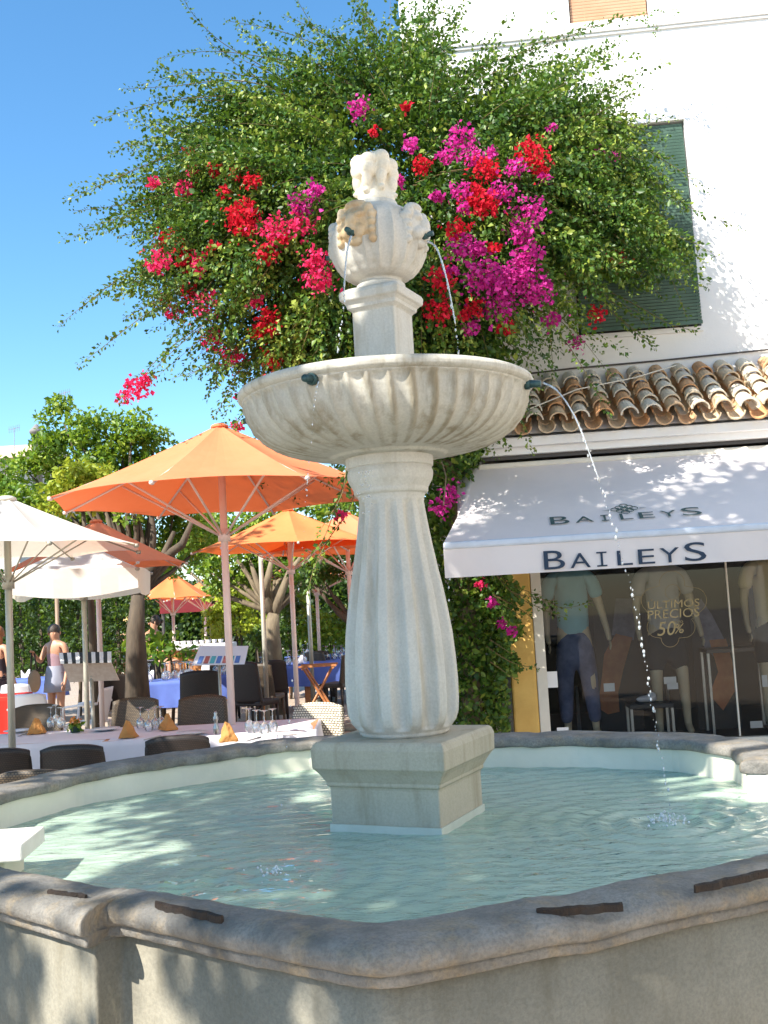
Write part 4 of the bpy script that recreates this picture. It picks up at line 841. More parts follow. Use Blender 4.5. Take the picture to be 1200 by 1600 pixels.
bush('dark green shrub behind the forked trunk', [(420, 995, 22, 19.5), (450, 985, 26, 19.5), (455, 950, 26, 19.5), (400, 1000, 18, 19.5)], M['leaf_d'], .11, 7, 34)
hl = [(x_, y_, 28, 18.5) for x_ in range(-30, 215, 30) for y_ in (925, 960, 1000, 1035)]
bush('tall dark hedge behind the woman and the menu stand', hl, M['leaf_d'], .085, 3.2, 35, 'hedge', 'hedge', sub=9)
# far-off planting that closes the plaza
far = MB(); root = empty('far_trees', (-3, 34, .3)); q = np.random.RandomState(3)
PP = np.stack([q.uniform(-24, 6, 90000), 34+q.rand(90000)*2.5, -.2+3.1*q.rand(90000)**.9], 1); PP[:, 2] *= 1+.15*np.sin(PP[:, 0]*1.3)
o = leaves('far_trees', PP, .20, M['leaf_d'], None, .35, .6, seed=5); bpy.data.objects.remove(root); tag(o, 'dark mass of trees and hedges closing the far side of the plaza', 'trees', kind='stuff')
# ------------------------------------------------------------------ BOUGAINVILLEA
bg_ = empty('bougainvillea', tuple(np.array([at(735, 1100, 9.7)[0], 9.7, 0.0])), 0, 'huge bougainvillea with red, pink and magenta blooms spilling from the corner of the white house', 'bougainvillea')
def smooth_path(pts, n):
    out = []; m_ = len(pts)
    for i in range(n+1):
        t_ = i/n*(m_-1); k = min(int(t_), m_-2); f = t_-k
        p0, p1, p2, p3 = pts[max(k-1, 0)], pts[k], pts[k+1], pts[min(k+2, m_-1)]
        out.append(0.5*((2*p1)+(-p0+p2)*f+(2*p0-5*p1+4*p2-p3)*f*f+(-p0+3*p1-3*p2+p3)*f**3))
    return np.array(out)
LP, LD, LR_, LL = [], [], [], []; stems = MB(); q = np.random.RandomState(77)
def shoot(P3d, dens=34, lw=.045, spread=.028, rb=.5, rad0=.006, stem=True):
    ln = sum(np.linalg.norm(P3d[i+1]-P3d[i]) for i in range(len(P3d)-1)); n = max(6, int(ln*dens*1.6)); S = smooth_path(P3d, n)
    if stem: k = S[::3]; 
    if stem and len(k) > 2: stems.tube(k, [rad0*(1-.8*i/(len(k)-1)) for i in range(len(k))], 5)
    d = np.gradient(S, axis=0); d /= np.linalg.norm(d, axis=1, keepdims=True)
    for i in range(n):
        f = i/n; side = np.cross(d[i], q.randn(3)); side /= np.linalg.norm(side)
        LP.append(S[i]+side*spread*q.rand()); LD.append(d[i]*.9+side*1.1); LR_.append(rb+.15*f); LL.append(lw*(1-.45*f**3))
def wallY(px, py): p = hloc(px, py, 0); return h2w(p)[1]
T = [([(470, 150), (420, 110), (345, 65), (300, 20), (285, -8)], 9.6, 9.0), ([(600, 170), (560, 120), (510, 70), (470, 10), (462, -10)], 9.8, 9.5), ([(620, 130), (590, 60), (545, -8)], 9.9, 9.6), ([(560, 90), (500, 50), (440, 22)], 9.7, 9.4),
 ([(520, 110), (430, 92), (330, 80), (243, 92)], 9.5, 8.8), ([(500, 130), (400, 120), (310, 113), (213, 134)], 9.4, 8.7), ([(480, 160), (380, 150), (280, 155), (200, 172), (145, 192)], 9.3, 8.5), ([(450, 190), (330, 190), (240, 215), (170, 240)], 9.3, 8.6),
 ([(430, 210), (330, 225), (250, 250), (160, 288), (100, 316)], 9.2, 8.3), ([(400, 260), (300, 290), (200, 318), (112, 330)], 9.2, 8.4), ([(400, 290), (300, 310), (210, 335), (122, 358)], 9.1, 8.3), ([(390, 330), (300, 350), (230, 362), (180, 370)], 9.1, 8.5),
 ([(420, 330), (320, 375), (220, 415), (150, 462), (88, 512)], 9.1, 8.2), ([(420, 390), (330, 430), (230, 490), (170, 535), (122, 572)], 9.0, 8.1), ([(430, 440), (360, 480), (270, 540), (215, 595), (185, 628)], 9.0, 8.0), ([(450, 500), (390, 535), (330, 570), (268, 592)], 9.0, 8.3),
 ([(440, 520), (380, 570), (355, 615), (335, 655)], 8.9, 8.4), ([(460, 540), (410, 585), (385, 640), (362, 672)], 8.8, 8.3), ([(430, 540), (380, 565), (320, 575), (290, 590)], 8.9, 8.4), ([(470, 420), (380, 455), (290, 470), (240, 490)], 8.9, 8.4),
 ([(560, 730), (548, 790), (512, 845), (490, 890), (480, 932)], 7.8, 7.5), ([(640, 150), (690, 60), (742, -6)], 9.8, 9.6), ([(630, 140), (655, 45), (672, -6)], 9.8, 9.7), ([(650, 150), (700, 70), (720, 10)], 9.8, 9.6),
 ([(660, 150), (740, 105), (830, 70), (920, 42), (1005, 32), (1030, 52)], 9.6, 9.5), ([(680, 160), (780, 120), (870, 95), (980, 62)], 9.6, 9.6), ([(780, 160), (840, 125), (880, 108), (912, 100)], 9.7, 9.6), ([(820, 210), (900, 190), (980, 180), (1060, 188)], 9.7, 9.7), ([(850, 200), (930, 160), (937, 130)], 9.7, 9.7),
 ([(900, 230), (1000, 235), (1060, 265), (1110, 302)], 9.5, 9.4), ([(960, 260), (1040, 300), (1090, 330), (1165, 360)], 9.5, 9.5), ([(840, 400), (920, 440), (1000, 480), (1050, 508), (1090, 516)], 9.4, 9.2), ([(840, 410), (910, 450), (970, 500), (1005, 530), (1024, 546)], 9.3, 9.1),
 ([(760, 470), (820, 480), (880, 530), (925, 600), (955, 655)], 9.0, 8.5), ([(790, 470), (850, 500), (862, 550), (862, 605)], 8.9, 8.6), ([(830, 480), (880, 505), (905, 540)], 8.9, 8.8), ([(880, 260), (980, 300), (1050, 370), (1085, 450)], 9.5, 9.4), ([(900, 300), (980, 350), (1040, 420), (1075, 500)], 9.45, 9.3),
 ([(870, 330), (940, 380), (1000, 430), (1040, 470)], 9.3, 9.2), ([(620, 700), (700, 730), (720, 760)], 9.3, 9.3), ([(770, 890), (800, 925), (845, 935), (880, 950), (925, 940)], 9.2, 8.6), ([(760, 1010), (800, 1035), (845, 1045)], 9.2, 9.0), ([(770, 930), (810, 950), (830, 965)], 9.2, 9.0)]
for pts, ya, yb in T:
    m_ = len(pts); P_ = [at(x_, y_, ya+(yb-ya)*i/(m_-1)) for i, (x_, y_) in enumerate(pts)]
    shoot(P_, 40, .054, .03, .45)
    for rep in range(2):      # companion shoots that thicken the base of each spray
        k = max(2, m_-1-rep % 2); off = q.randn(3)*.07
        shoot([p+off*(1+.3*i)+q.randn(3)*.025 for i, p in enumerate(P_[:k])], 38, .054, .035, .4)
MASS = [(520, 95), (610, 105), (700, 118), (790, 130), (860, 160), (930, 200), (990, 240), (1045, 290), (1075, 350), (1075, 430), (1040, 470), (980, 450), (900, 430), (868, 405), (838, 455), (805, 505), (770, 560), (710, 585), (600, 600), (490, 590), (425, 575), (430, 545), (370, 490), (310, 435), (265, 385), (245, 330), (262, 270), (310, 200), (400, 140)]
MP = np.array(MASS, float)
def inpoly(x, y, P_=MP):
    xi, yi = P_[:, 0], P_[:, 1]; xj, yj = np.roll(xi, 1), np.roll(yi, 1)
    return (((yi > y) != (yj > y)) & (x < (xj-xi)*(y-yi)/(yj-yi+1e-12)+xi)).sum() % 2 == 1
def depth(px, py):
    d2 = ((px-640)/430.)**2+((py-380)/290.)**2; Y = 9.75-1.75*math.sqrt(max(0, 1-min(1, d2)))
    return Y
CL_ = []; k = 0
CX = MP.mean(0)
while len(CL_) < 330:
    px, py = q.uniform(200, 1085), q.uniform(90, 600)
    if not inpoly(px, py): continue
    if not inpoly(CX[0]+(px-CX[0])*1.08, CX[1]+(py-CX[1])*1.08) and q.rand() < .5: continue
    if (px > 870 and py > 395) or (px > 770 and py > 430) or (px > 960 and q.rand() < .5) or (py < 135 and q.rand() < .6): continue
    CL_.append((px, py, depth(px, py)+q.rand()**1.3*1.15, q.rand()))
for (cx_, cy_, Yc, tone) in CL_:
    v0 = np.array([cx_-650, cy_-300.]); v0 /= (np.linalg.norm(v0)+1e-6); v0 = v0+np.array([0, .30 if cx_ < 850 else .45]); v0 /= np.linalg.norm(v0)
    for m_ in range(9):
        v = v0+q.randn(2)*.28; L_ = (50+85*q.rand())*(.62 if cx_ > 900 else 1); s0 = np.array([cx_, cy_])+q.randn(2)*9; Y = Yc+q.randn()*.08; e1 = s0+v*L_*.5+[0, -3]; e2 = s0+v*L_+[0, 10*q.rand()]
        P_ = [at(s0[0], s0[1], Y+.15), at(e1[0], e1[1], Y-.02), at(e2[0], e2[1], Y-.05+.1*q.rand())]
        if cx_ > 700:
            wy = wallY(cx_, cy_)-.08; P_ = [p if p[1] < wy else EYE+(p-EYE)*(wy/p[1]) for p in P_]
        k += 1; shoot(P_, 46, .060, .045, .15+.6*tone+.15*q.randn(), .004, k % 4 == 0)
# dark inner foliage and the shaded skirt round the trunk
INN, = [[]]
k = 0
while k < 36000:
    px, py = q.uniform(230, 1060), q.uniform(120, 600)
    if not inpoly(CX[0]+(px-CX[0])*1.09, CX[1]+(py-CX[1])*1.12): continue
    k += 1; INN.append(at(px, py, min(depth(px, py)+.75+.9*q.rand(), wallY(px, py)-.06 if px > 640 else 11)))
SK = np.array([(680, 560), (770, 560), (790, 640), (765, 700), (745, 730), (715, 790), (690, 850), (700, 900), (780, 900), (812, 918), (800, 960), (818, 985), (795, 1010), (815, 1045), (790, 1060), (796, 1145), (690, 1150), (640, 900), (650, 640)], float)
k = 0
while k < 14000:
    px, py = q.uniform(640, 850), q.uniform(560, 1150)
    if not inpoly(px, py, SK): continue
    k += 1; pf = 9.35+q.rand()*.8 if px < 790 else 9.15+q.rand()*.35; INN.append(at(px, py, pf))
crv = leaves('inner_foliage', np.array(INN), .065, leafmat('shade_leaf', G1, .2), bg_, .34, .2, seed=8)
leaves('foliage', np.array(LP), np.array(LL), M['leaf_b'], bg_, .33, .55, np.array(LD), .55, 9, None, np.array(LR_))
stems.build('shoots', M['stem'], bg_, True)
b = MB(); tb = np.array([at(735, 1100, 9.7)[0], 9.7, 0])
b.tube([tb, tb+[.03, .0, 1.2], tb+[-.05, -.05, 2.6], tb+[-.1, -.1, 3.8], tb+[-.15, -.3, 5.0]], [.11, .09, .08, .07, .05], 10)
for e in ((470, 330), (560, 220), (760, 230), (880, 280), (420, 430), (700, 420), (990, 330), (640, 180)): p = at(*e, 9.4); s = tb+[-.12, -.2, 4.2]; b.tube([s, (s+p)/2+[0, 0, .25], p], [.05, .035, .015], 7)
b.tube([at(690, 720, 8.9), at(697, 745, 8.9), at(693, 790, 8.9)], .006, 5)
b.build('trunk', M['bark2'], bg_, True)
FL = [(285, 295, 12, 'p'), (380, 335, 26, 'r'), (385, 355, 16, 'r'), (262, 380, 20, 'r'), (245, 410, 16, 'p'), (290, 405, 14, 'r'), (295, 455, 12, 'r'), (430, 362, 24, 'p'), (468, 352, 18, 'p'), (415, 395, 16, 'r'), (420, 500, 18, 'r'), (498, 432, 22, 'p'), (495, 405, 16, 'p'), (393, 283, 12, 'r'),
 (295, 240, 7, 'r'), (320, 478, 22, 'p'), (270, 485, 14, 'p'), (330, 530, 16, 'p'), (362, 555, 17, 'p'), (212, 608, 16, 'p'), (195, 620, 10, 'p'), (228, 594, 9, 'p'), (425, 560, 14, 'r'), (832, 243, 24, 'r'), (845, 262, 14, 'r'), (758, 265, 20, 'r'), (750, 312, 22, 'r'), (765, 322, 14, 'r'), (660, 258, 13, 'r'), (688, 435, 19, 'r'),
 (685, 485, 20, 'r'), (724, 387, 20, 'm'), (755, 430, 26, 'm'), (785, 440, 28, 'm'), (780, 475, 24, 'm'), (812, 425, 22, 'm'), (838, 452, 24, 'm'), (825, 395, 20, 'm'), (828, 330, 22, 'm'), (815, 362, 16, 'm'), (735, 510, 11, 'm'), (740, 480, 13, 'r'), (790, 510, 13, 'r'), (895, 375, 9, 'r'), (965, 398, 15, 'r'),
 (930, 490, 13, 'r'), (910, 405, 17, 'm'), (892, 288, 20, 'm'), (720, 215, 18, 'm'), (700, 240, 14, 'm'), (715, 357, 16, 'r'), (560, 168, 15, 'm'), (470, 318, 18, 'm'), (490, 298, 13, 'm'), (740, 245, 16, 'm'), (720, 300, 14, 'm'), (782, 298, 16, 'm'), (805, 262, 14, 'm'), (900, 535, 11, 'm'), (370, 665, 9, 'p'), (375, 618, 7, 'p'), (635, 167, 6, 'r'), (585, 205, 6, 'r'),
 (625, 282, 7, 'm'), (750, 913, 6, 'p'), (770, 942, 6, 'm'), (702, 770, 13, 'm'), (690, 792, 12, 'm'), (800, 985, 6, 'm'), (783, 975, 5, 'm'), (532, 805, 6, 'p'), (862, 500, 12, 'm'), (640, 225, 10, 'm'), (350, 300, 9, 'r'), (240, 285, 7, 'p'), (425, 640, 6, 'p'), (935, 240, 8, 'm'), (960, 245, 6, 'm')]
q = np.random.RandomState(41)
for _ in range(16): FL.append((q.uniform(230, 520), q.uniform(250, 540), q.uniform(5, 10), 'rp'[q.randint(2)]))
for _ in range(15): FL.append((q.uniform(670, 900), q.uniform(190, 540), q.uniform(5, 9), 'mmr'[q.randint(3)]))
FL = [f_ for f_ in FL if f_[1] > 600 or f_[0] < 300 or inpoly(f_[0], f_[1]) or f_ in FL[:75]]
for i, (px, py, r_, kd) in enumerate(FL):
    if py > 700: Y = 9.0 if px > 600 else 7.6
    elif px < 250: Y = 8.1
    elif px > 880: Y = 9.1
    else: Y = depth(px, py)-.16
    c = at(px, py, Y); r3 = r_/FPX*Y; n = int(30+r_*r_*.36); P_, v = blob(c, (r3*1.05, r3*.8, r3*.9), n, q, .3); sp_ = q.rand(n) < .22; P_[sp_] += q.randn(int(sp_.sum()), 3)*r3*.55
    P_ += q.randn(n, 3)*r3*.18
    leaves('flower_cluster', P_, .040, M[{'r': 'fl_red', 'm': 'fl_mag', 'p': 'fl_pink'}[kd]], bg_, .42, .3, v*.6, .8, 500+i, v)
# ================================================================== CAFE FURNITURE
def tablecloth(cx, cy, wx, wy, z, drop, mat, label, rz=0, group=None, seed=1):
    q = np.random.RandomState(seed); g0 = gz(cx, cy)
    tb_ = empty('dining_table', (cx, cy, g0), 0, 'table under the '+' '.join(label.split()[:13]), 'table', None)
    b = MB(); b.box((cx, cy, z-.02), (wx-.03, wy-.03, .03), rz); b.build('tabletop', M['wood'], tb_)
    for sx_ in (-1, 1):
        for sy_ in (-1, 1):
            ox, oy = sx_*(wx/2-.08), sy_*(wy/2-.08); b = MB(); b.box((cx+ox*math.cos(rz)-oy*math.sin(rz), cy+ox*math.sin(rz)+oy*math.cos(rz), (g0+z-.036)/2), (.05, .05, z-.036-g0), rz); b.build('leg', M['wood'], tb_)
    b = MB(); nP = 120; rings = []
    def edge(u):
        t_ = (u % 1)*2*(wx+wy)
        if t_ < wx: return (-wx/2+t_, -wy/2)
        t_ -= wx
        if t_ < wy: return (wx/2, -wy/2+t_)
        t_ -= wy
        if t_ < wx: return (wx/2-t_, wy/2)
        return (-wx/2, wy/2-(t_-wx))
    ph = q.rand(4)*6
    def fn(u, v):
        ex_, ey_ = edge(u)
        if v < .35: s = v/.35; x_, y_, zz = ex_*s, ey_*s, z+.004*math.sin(x_*9+ph[0]) if False else z+.003*math.sin(ex_*s*11+ph[0])*math.cos(ey_*s*9)
        else:
            s = (v-.35)/.65; l_ = math.hypot(ex_, ey_); fl = 1+.05*s+.035*s*math.sin(u*52+ph[1])+.02*s*math.sin(u*97+ph[2]); x_, y_, zz = ex_*fl+.004*np.sign(ex_), ey_*fl, z-.002-drop*s*(1+.06*math.sin(u*12.6+ph[3]))
        return (cx+x_*math.cos(rz)-y_*math.sin(rz), cy+x_*math.sin(rz)+y_*math.cos(rz), zz)
    b.grid(fn, nP, 14); return tag(b.build('tablecloth', mat, None, True, (cx, cy, z)), label, 'tablecloth', group), tb_
zt = .59
a = atz(-20, 1152, zt); c = atz(165, 1150, zt)
tablecloth((-2.9-1.9)/2-.35, 8.42, 1.55, .85, zt, .42, M['cloth_w'], 'white cloth on the left near table, beside the grey parasol pole', 0.0, 'white tablecloths near the pool', 2)
tablecloth(-1.42, 8.30, 1.62, .85, zt, .42, M['cloth_w'], 'white cloth on the right near table, ending beside the fountain column', 0.02, 'white tablecloths near the pool', 3)
# blue tables farther off: picture x, top y, distance, width
for (px, Y, wx, wy, lab, sd) in ((262, 15.0, 1.0, .85, 'blue cloth on the table crowded with glasses left of the big parasol pole', 5), (52, 17.6, .9, .8, 'blue cloth on the small table just left of the standing woman', 6), (372, 15.6, .9, .9, 'blue cloth behind the tall wicker chair at the big parasol pole', 7), (440, 17.2, .9, .9, 'blue cloth on the sunlit table at the foot of the golden parasol', 8),
        (530, 18.0, 1.3, .9, 'blue cloth on the table nearest the fountain column, in shade', 9), (505, 20.0, 1.5, .9, 'blue cloth on the far table in front of the shaded shrub', 10)):
    p = at(px, 1000, Y); tablecloth(p[0], Y, wx, wy, gz(0, Y)+.75, .34, M['cloth_b'], lab, .1, 'blue tablecloths on the terrace', sd)
a = at(10, 1000, 13.6); tablecloth(a[0]-.1, 13.7, .5, .8, GZ+.75, .5, M['red'], 'red cloth on the table behind the white plastic chairs', 0, None, 12)
# chairs
def wicker_chair(mat, h=.92, wide=.46):
    r_ = empty('wicker_chair', (0, 0, 0))
    def bk(u, v): x_ = (u-.5)*wide*(1-.10*v); return (x_, .20+.06*v+.045*(2*abs(u-.5))**2*-1, .44+(h-.44)*v-.03*(2*abs(u-.5))**3*(v > .9))
    b = MB(); b.grid(bk, 14, 12); o = b.build('backrest', mat, r_, True); s = o.modifiers.new('s', 'SOLIDIFY'); s.thickness = .035
    b = MB(); b.box((0, 0, .43), (wide, .44, .07)); bevel(b.build('seat', mat, r_), .02, 3)
    for sx_ in (-1, 1):
        for sy_ in (-1, 1): b = MB(); b.tube([(sx_*(wide/2-.03), sy_*.18, .40), (sx_*(wide/2-.02), sy_*.20, .0)], [.024, .016], 8); b.build('leg', mat, r_, True)
    return r_
protos = {'d': wicker_chair(M['wick_d']), 'm': wicker_chair(M['wick_m']), 'l': wicker_chair(M['wick_l'], .88, .50), 'D': wicker_chair(M['wick_d'], 1.0, .48), 'N': wicker_chair(M['wick_d'], .84, .46), 'O': wicker_chair(M['wick_m'], .80, .46)}
used = set()
def put(kind, px, Y, rz, label, group='wicker chairs round the tables'):
    o = protos[kind] if kind not in used else copy_tree(protos[kind]); used.add(kind)
    X = at(px, 1050, Y)[0]; o.location = (X, Y, gz(X, Y)); o.rotation_euler = (0, 0, rz); return tag(o, label, 'chair', group)
for a in (('N', 130, 7.25, R(175), 'dark wicker chair back between the pool rim and the two white tables'), ('N', 2, 7.25, R(190), 'dark wicker chair back at the extreme left edge, nearer than the tables'), ('N', 282, 7.45, R(182), 'low dark wicker chair back before the right white table, half behind the rim'),
          ('O', 68, 6.45, R(178), 'brown wicker chair top just behind the pool rim at the left'), ('m', 46, 9.35, R(5), 'speckled wicker chair behind the left white table and its pole'), ('m', 197, 9.5, R(-4), 'brown wicker chair behind the middle glasses on the white tables'),
          ('m', 309, 9.35, R(3), 'brown wicker chair behind the pepper mill on the right white table'), ('l', 470, 8.4, R(-28), 'pale sunlit woven chair at the right end of the white table'), ('D', 315, 12.6, R(184), 'tall dark wicker chair left of the big parasol pole'), ('D', 398, 14.2, R(150), 'tall dark wicker chair just right of the big parasol pole'),
          ('m', 412, 15.0, R(165), 'light brown wicker chair back behind the one right of the big pole'), ('D', 230, 15.6, R(20), 'dark wicker chair behind the tree trunk at the blue table'), ('m', 508, 18.2, R(140), 'brown wicker chair behind the folding wooden stand'), ('m', 528, 16.6, R(-120), 'brown wicker chair tucked beside the fountain column'),
          ('d', 190, 13.8, R(40), 'dark wicker chair in the shade below the striped menu stand'), ('d', 500, 18.4, R(175), 'dark wicker chair in front of the far blue table'), ('d', 425, 15.9, R(185), 'dark wicker chair in front of the sunlit blue table'), ('d', 350, 16.6, R(10), 'dark wicker chair behind the blue table right of the big pole')):
    put(*a)
def plastic_chair():
    r_ = empty('plastic_chair', (0, 0, 0))
    def bk(u, v): x_ = (u-.5)*.46*(1-.18*v**3); return (x_, .20+.10*v-.07*(2*abs(u-.5))**2, .42+.42*v-.02*(2*abs(u-.5))**4)
    b = MB(); b.grid(bk, 12, 10); o = b.build('backrest', M['white'], r_, True); s = o.modifiers.new('s', 'SOLIDIFY'); s.thickness = .018
    b = MB(); b.box((0, 0, .42), (.46, .44, .025)); bevel(b.build('seat', M['white'], r_), .01)
    for sx_ in (-1, 1):
        b = MB(); b.tube([(sx_*.24, .22, .66), (sx_*.26, .0, .65), (sx_*.25, -.20, .63), (sx_*.24, -.22, .42)], .018, 8); b.build('armrest', M['white'], r_, True)
        for sy_ in (-1, 1): b = MB(); b.tube([(sx_*.21, sy_*.19, .41), (sx_*.25, sy_*.23, 0)], [.026, .018], 8); b.build('leg', M['white'], r_, True)
    return r_
pc = plastic_chair()
for i, (px, Y, rz, lab) in enumerate(((34, 14.8, R(178), 'white plastic chair back, the farther of the pair behind the left pole'), (52, 12.6, R(183), 'white plastic chair back, the nearer of the pair behind the left pole'), (135, 12.8, R(-95), 'white plastic armchair seen from the side below the menu stand'), (358, 17.5, R(170), 'white plastic chair in full sun right of the big parasol pole'), (335, 18.2, R(190), 'white plastic chair in full sun behind the white picture menu'))):
    o = pc if i == 0 else copy_tree(pc); X = at(px, 1050, Y)[0]; o.location = (X, Y, gz(X, Y)); o.rotation_euler = (0, 0, rz); tag(o, lab, 'chair', 'white plastic chairs')
# folding tray stand
p = at(498, 1050, 15.6); ts = empty('tray_stand', (p[0], 15.6, GZ), 0, 'reddish wooden folding tray stand left of the fountain column', 'tray stand')
bx, by = p[0], 15.6
for dy in (-.20, .20):
    for sg in (-1, 1): b = MB(); b.tube([(bx-sg*.25, by+dy+.022*sg, GZ+.01), (bx+sg*.21, by+dy+.022*sg, GZ+.78)], .019, 6); b.build('leg', M['wood'], ts)
for zz, ww in ((GZ+.775, .22), (GZ+.14, .20)):
    for sg in (-1, 1): b = MB(); b.box((bx+sg*ww, by, zz), (.035, .46, .035)); b.build('crossbar', M['wood'], ts)
for dy in (-.22, .22): b = MB(); b.box((bx, by+dy, GZ+.805), (.56, .035, .03)); b.build('rail', M['wood'], ts)
b = MB(); b.box((bx, by-.245, GZ+.16), (.44, .022, .06)); b.build('rail', M['wood'], ts)
# menu stand with a striped canopy
X = at(143, 1060, 9.85)[0]; Y = 9.85; ms = empty('menu_stand', (X, Y, gz(X, Y)), 0, 'menu stand on a slim pole with a small black-and-white striped canopy', 'menu stand'); g0 = gz(X, Y)
b = MB(); b.tube([(X+.01, Y, g0), (X, Y, at(143, 1040, 9.85)[2])], .017, 10); b.build('pole', M['pole_g'], ms, True)
b = MB(); b.lathe([(.2, 0), (.2, .03), (.03, .05)], 20, (X, Y, g0)); b.build('base', M['pole_g'], ms, True)
b = MB(); pa, pb_, pc_, pd = at(97, 1036, 9.75), at(173, 1034, 9.75), at(186, 1063, 9.85), at(108, 1066, 9.85); off = np.array([0, .02, 0])
b.add([pa, pb_, pc_, pd, pa+off, pb_+off, pc_+off, pd+off], [(0, 3, 2, 1), (4, 5, 6, 7), (0, 1, 5, 4), (1, 2, 6, 5), (2, 3, 7, 6), (3, 0, 4, 7)]); b.build('board', pm('cream_menu', (.62, .52, .44), (.5, .38, .3), 25, .6), ms)
b = MB(); a0, a1 = at(92, 1020, 9.85), at(174, 1018, 9.85); b0, b1 = at(94, 1034, 9.62), at(174, 1032, 9.62); ns = 13
M['blk'] = pm('black_stripe', (.02, .025, .025), None, 5, .7)
for i in range(ns):
    u0, u1 = i/ns, (i+1)/ns; v0 = [a0+(a1-a0)*u0, a0+(a1-a0)*u1, b0+(b1-b0)*u1, b0+(b1-b0)*u0]; b.add(v0+[v0[3]-np.array([0, 0, .02]), v0[2]-np.array([0, 0, .02])], [(0, 3, 2, 1), (3, 4, 5, 2)], i % 2)
cn = b.build('canopy', [M['white'], M['blk']], ms)
b = MB(); b.ell((X+.005, Y-.02, at(143, 1049, 9.8)[2]), (.06, .015, .055), 14, 8); b.build('bracket', M['pole_g'], ms, True)
# white picture menu on an easel
X, Y = at(342, 1030, 12.0)[0], 12.0; em = empty('picture_menu', (X, Y, GZ), 0, 'white picture menu board on a stand in full sun by the big parasol pole', 'menu board')
b = MB(); P4 = [at(312, 1012, 12.0), at(388, 1012, 12.0), at(382, 1038, 11.8), at(300, 1040, 11.8)]; b.add(P4+[p_+np.array([0, .02, .02]) for p_ in P4], [(0, 3, 2, 1), (4, 5, 6, 7), (0, 1, 5, 4), (1, 2, 6, 5), (2, 3, 7, 6), (3, 0, 4, 7)]); b.build('board', M['white'], em)
b = MB(); 
for i in range(7):
    f0, f1 = .08+i*.12, .08+i*.12+.09; q0, q1 = P4[3]+(P4[2]-P4[3])*f0, P4[3]+(P4[2]-P4[3])*f1; r0_, r1_ = P4[0]+(P4[1]-P4[0])*f0, P4[0]+(P4[1]-P4[0])*f1; e_ = np.array([0, -.004, .004]); b.add([q0*.92+r0_*.08+e_, q1*.92+r1_*.08+e_, q1*.5+r1_*.5+e_, q0*.5+r0_*.5+e_], [(0, 1, 2, 3)], i % 3)
b.build('printed_picture', [pm('print_blue', (.12, .25, .6), None, 5), pm('print_red', (.5, .15, .12), None, 5), pm('print_teal', (.1, .45, .5), None, 5)], em)
b = MB(); b.tube([(X, Y+.02, GZ), (X, Y, P4[0][2]-.05)], .018, 8); b.build('pole', M['pole_g'], em, True)
# ---- tableware
def wineglass():
    r_ = empty('wine_glass', (0, 0, 0))
    b = MB(); b.lathe([(.026, 0), (.034, .015), (.037, .035), (.033, .062), (.018, .082), (.004, .09), (.0035, .158), (.012, .166), (.032, .170), (.032, .172), (.0, .173)], 20, cap=False); b.build('glass', M['glass'], r_, True); return r_
wg = empty('wine_glass_template'); bpy.data.objects.remove(wg)
b = MB(); b.lathe([(.026, 0), (.034, .015), (.037, .035), (.033, .062), (.018, .082), (.004, .09), (.0035, .158), (.012, .166), (.032, .170), (.032, .172), (.0, .173)], 20, cap=False)
wg = b.build('wine_glass', M['glass'], None, True); gcount = [0]
def glass(x_, y_, z_, label, group, s=1.0):
    o = wg if gcount[0] == 0 else wg.copy()
    if gcount[0]: COL.objects.link(o)
    gcount[0] += 1; o.location = (x_, y_, z_); o.scale = (s, s, s); o.rotation_euler = (0, 0, gcount[0]); tag(o, label, 'wine glass', group)
for pys, lab, gr in (([(80, 1136), (96, 1137), (88, 1132)], 'upturned wine glass in the cluster on the left white table', 'glasses on the left white table'), ([(220, 1138), (233, 1142), (243, 1139), (252, 1137)], 'upturned wine glass in the cluster between the napkins of the right white table', 'glasses in the middle of the right white table'), ([(390, 1143), (402, 1146), (414, 1147), (427, 1144)], 'upturned wine glass in the cluster at the right end of the white table', 'glasses at the right end of the white table')):
    for (px, py) in pys: p = atz(px, py, zt+.004); glass(p[0], p[1], zt+.004, lab, gr)
for (px, Y, n, lab) in ((262, 15.0, 16, 'glass among the many on the blue table left of the big pole'), (440, 17.2, 8, 'glass on the sunlit blue table at the golden parasol'), (372, 15.6, 6, 'glass on the blue table right of the big pole'), (530, 18.0, 7, 'glass on the shaded blue table by the column'), (505, 20.0, 7, 'glass on the far blue table in front of the shaded shrub')):
    c = at(px, 1000, Y); q = np.random.RandomState(int(px)); used_p = []
    for i in range(n):
        for tr_ in range(30):
            dx, dy = q.uniform(-.38, .38), q.uniform(-.36, .36)
            if all(math.hypot(dx-a_, dy-b_) > .075 for a_, b_ in used_p): break
        used_p.append((dx, dy)); glass(c[0]+dx, Y+dy, gz(0, Y)+.755, lab, lab.replace('glass among the many', 'glasses').replace('glass on', 'glasses on'), 1.35)
nb = MB(); h_ = .10
nb.add([(-.06, -.05, 0), (.06, -.05, 0), (.065, .05, 0), (-.05, .055, 0), (-.012, .0, h_), (.015, .005, h_*.94), (0, -.052, h_*.35), (.005, .05, h_*.4)], [(0, 1, 6), (0, 6, 4), (6, 1, 5), (4, 6, 5), (1, 2, 5), (2, 3, 7), (2, 7, 5), (7, 3, 4), (7, 4, 5), (3, 0, 4), (3, 2, 1, 0)])
npk = nb.build('napkin', M['napkin'], None, False); sd = npk.modifiers.new('s', 'SUBSURF'); sd.levels = 3; sd.render_levels = 3; sd.subdivision_type = 'SIMPLE'; tex_noise(npk, .022, .05)
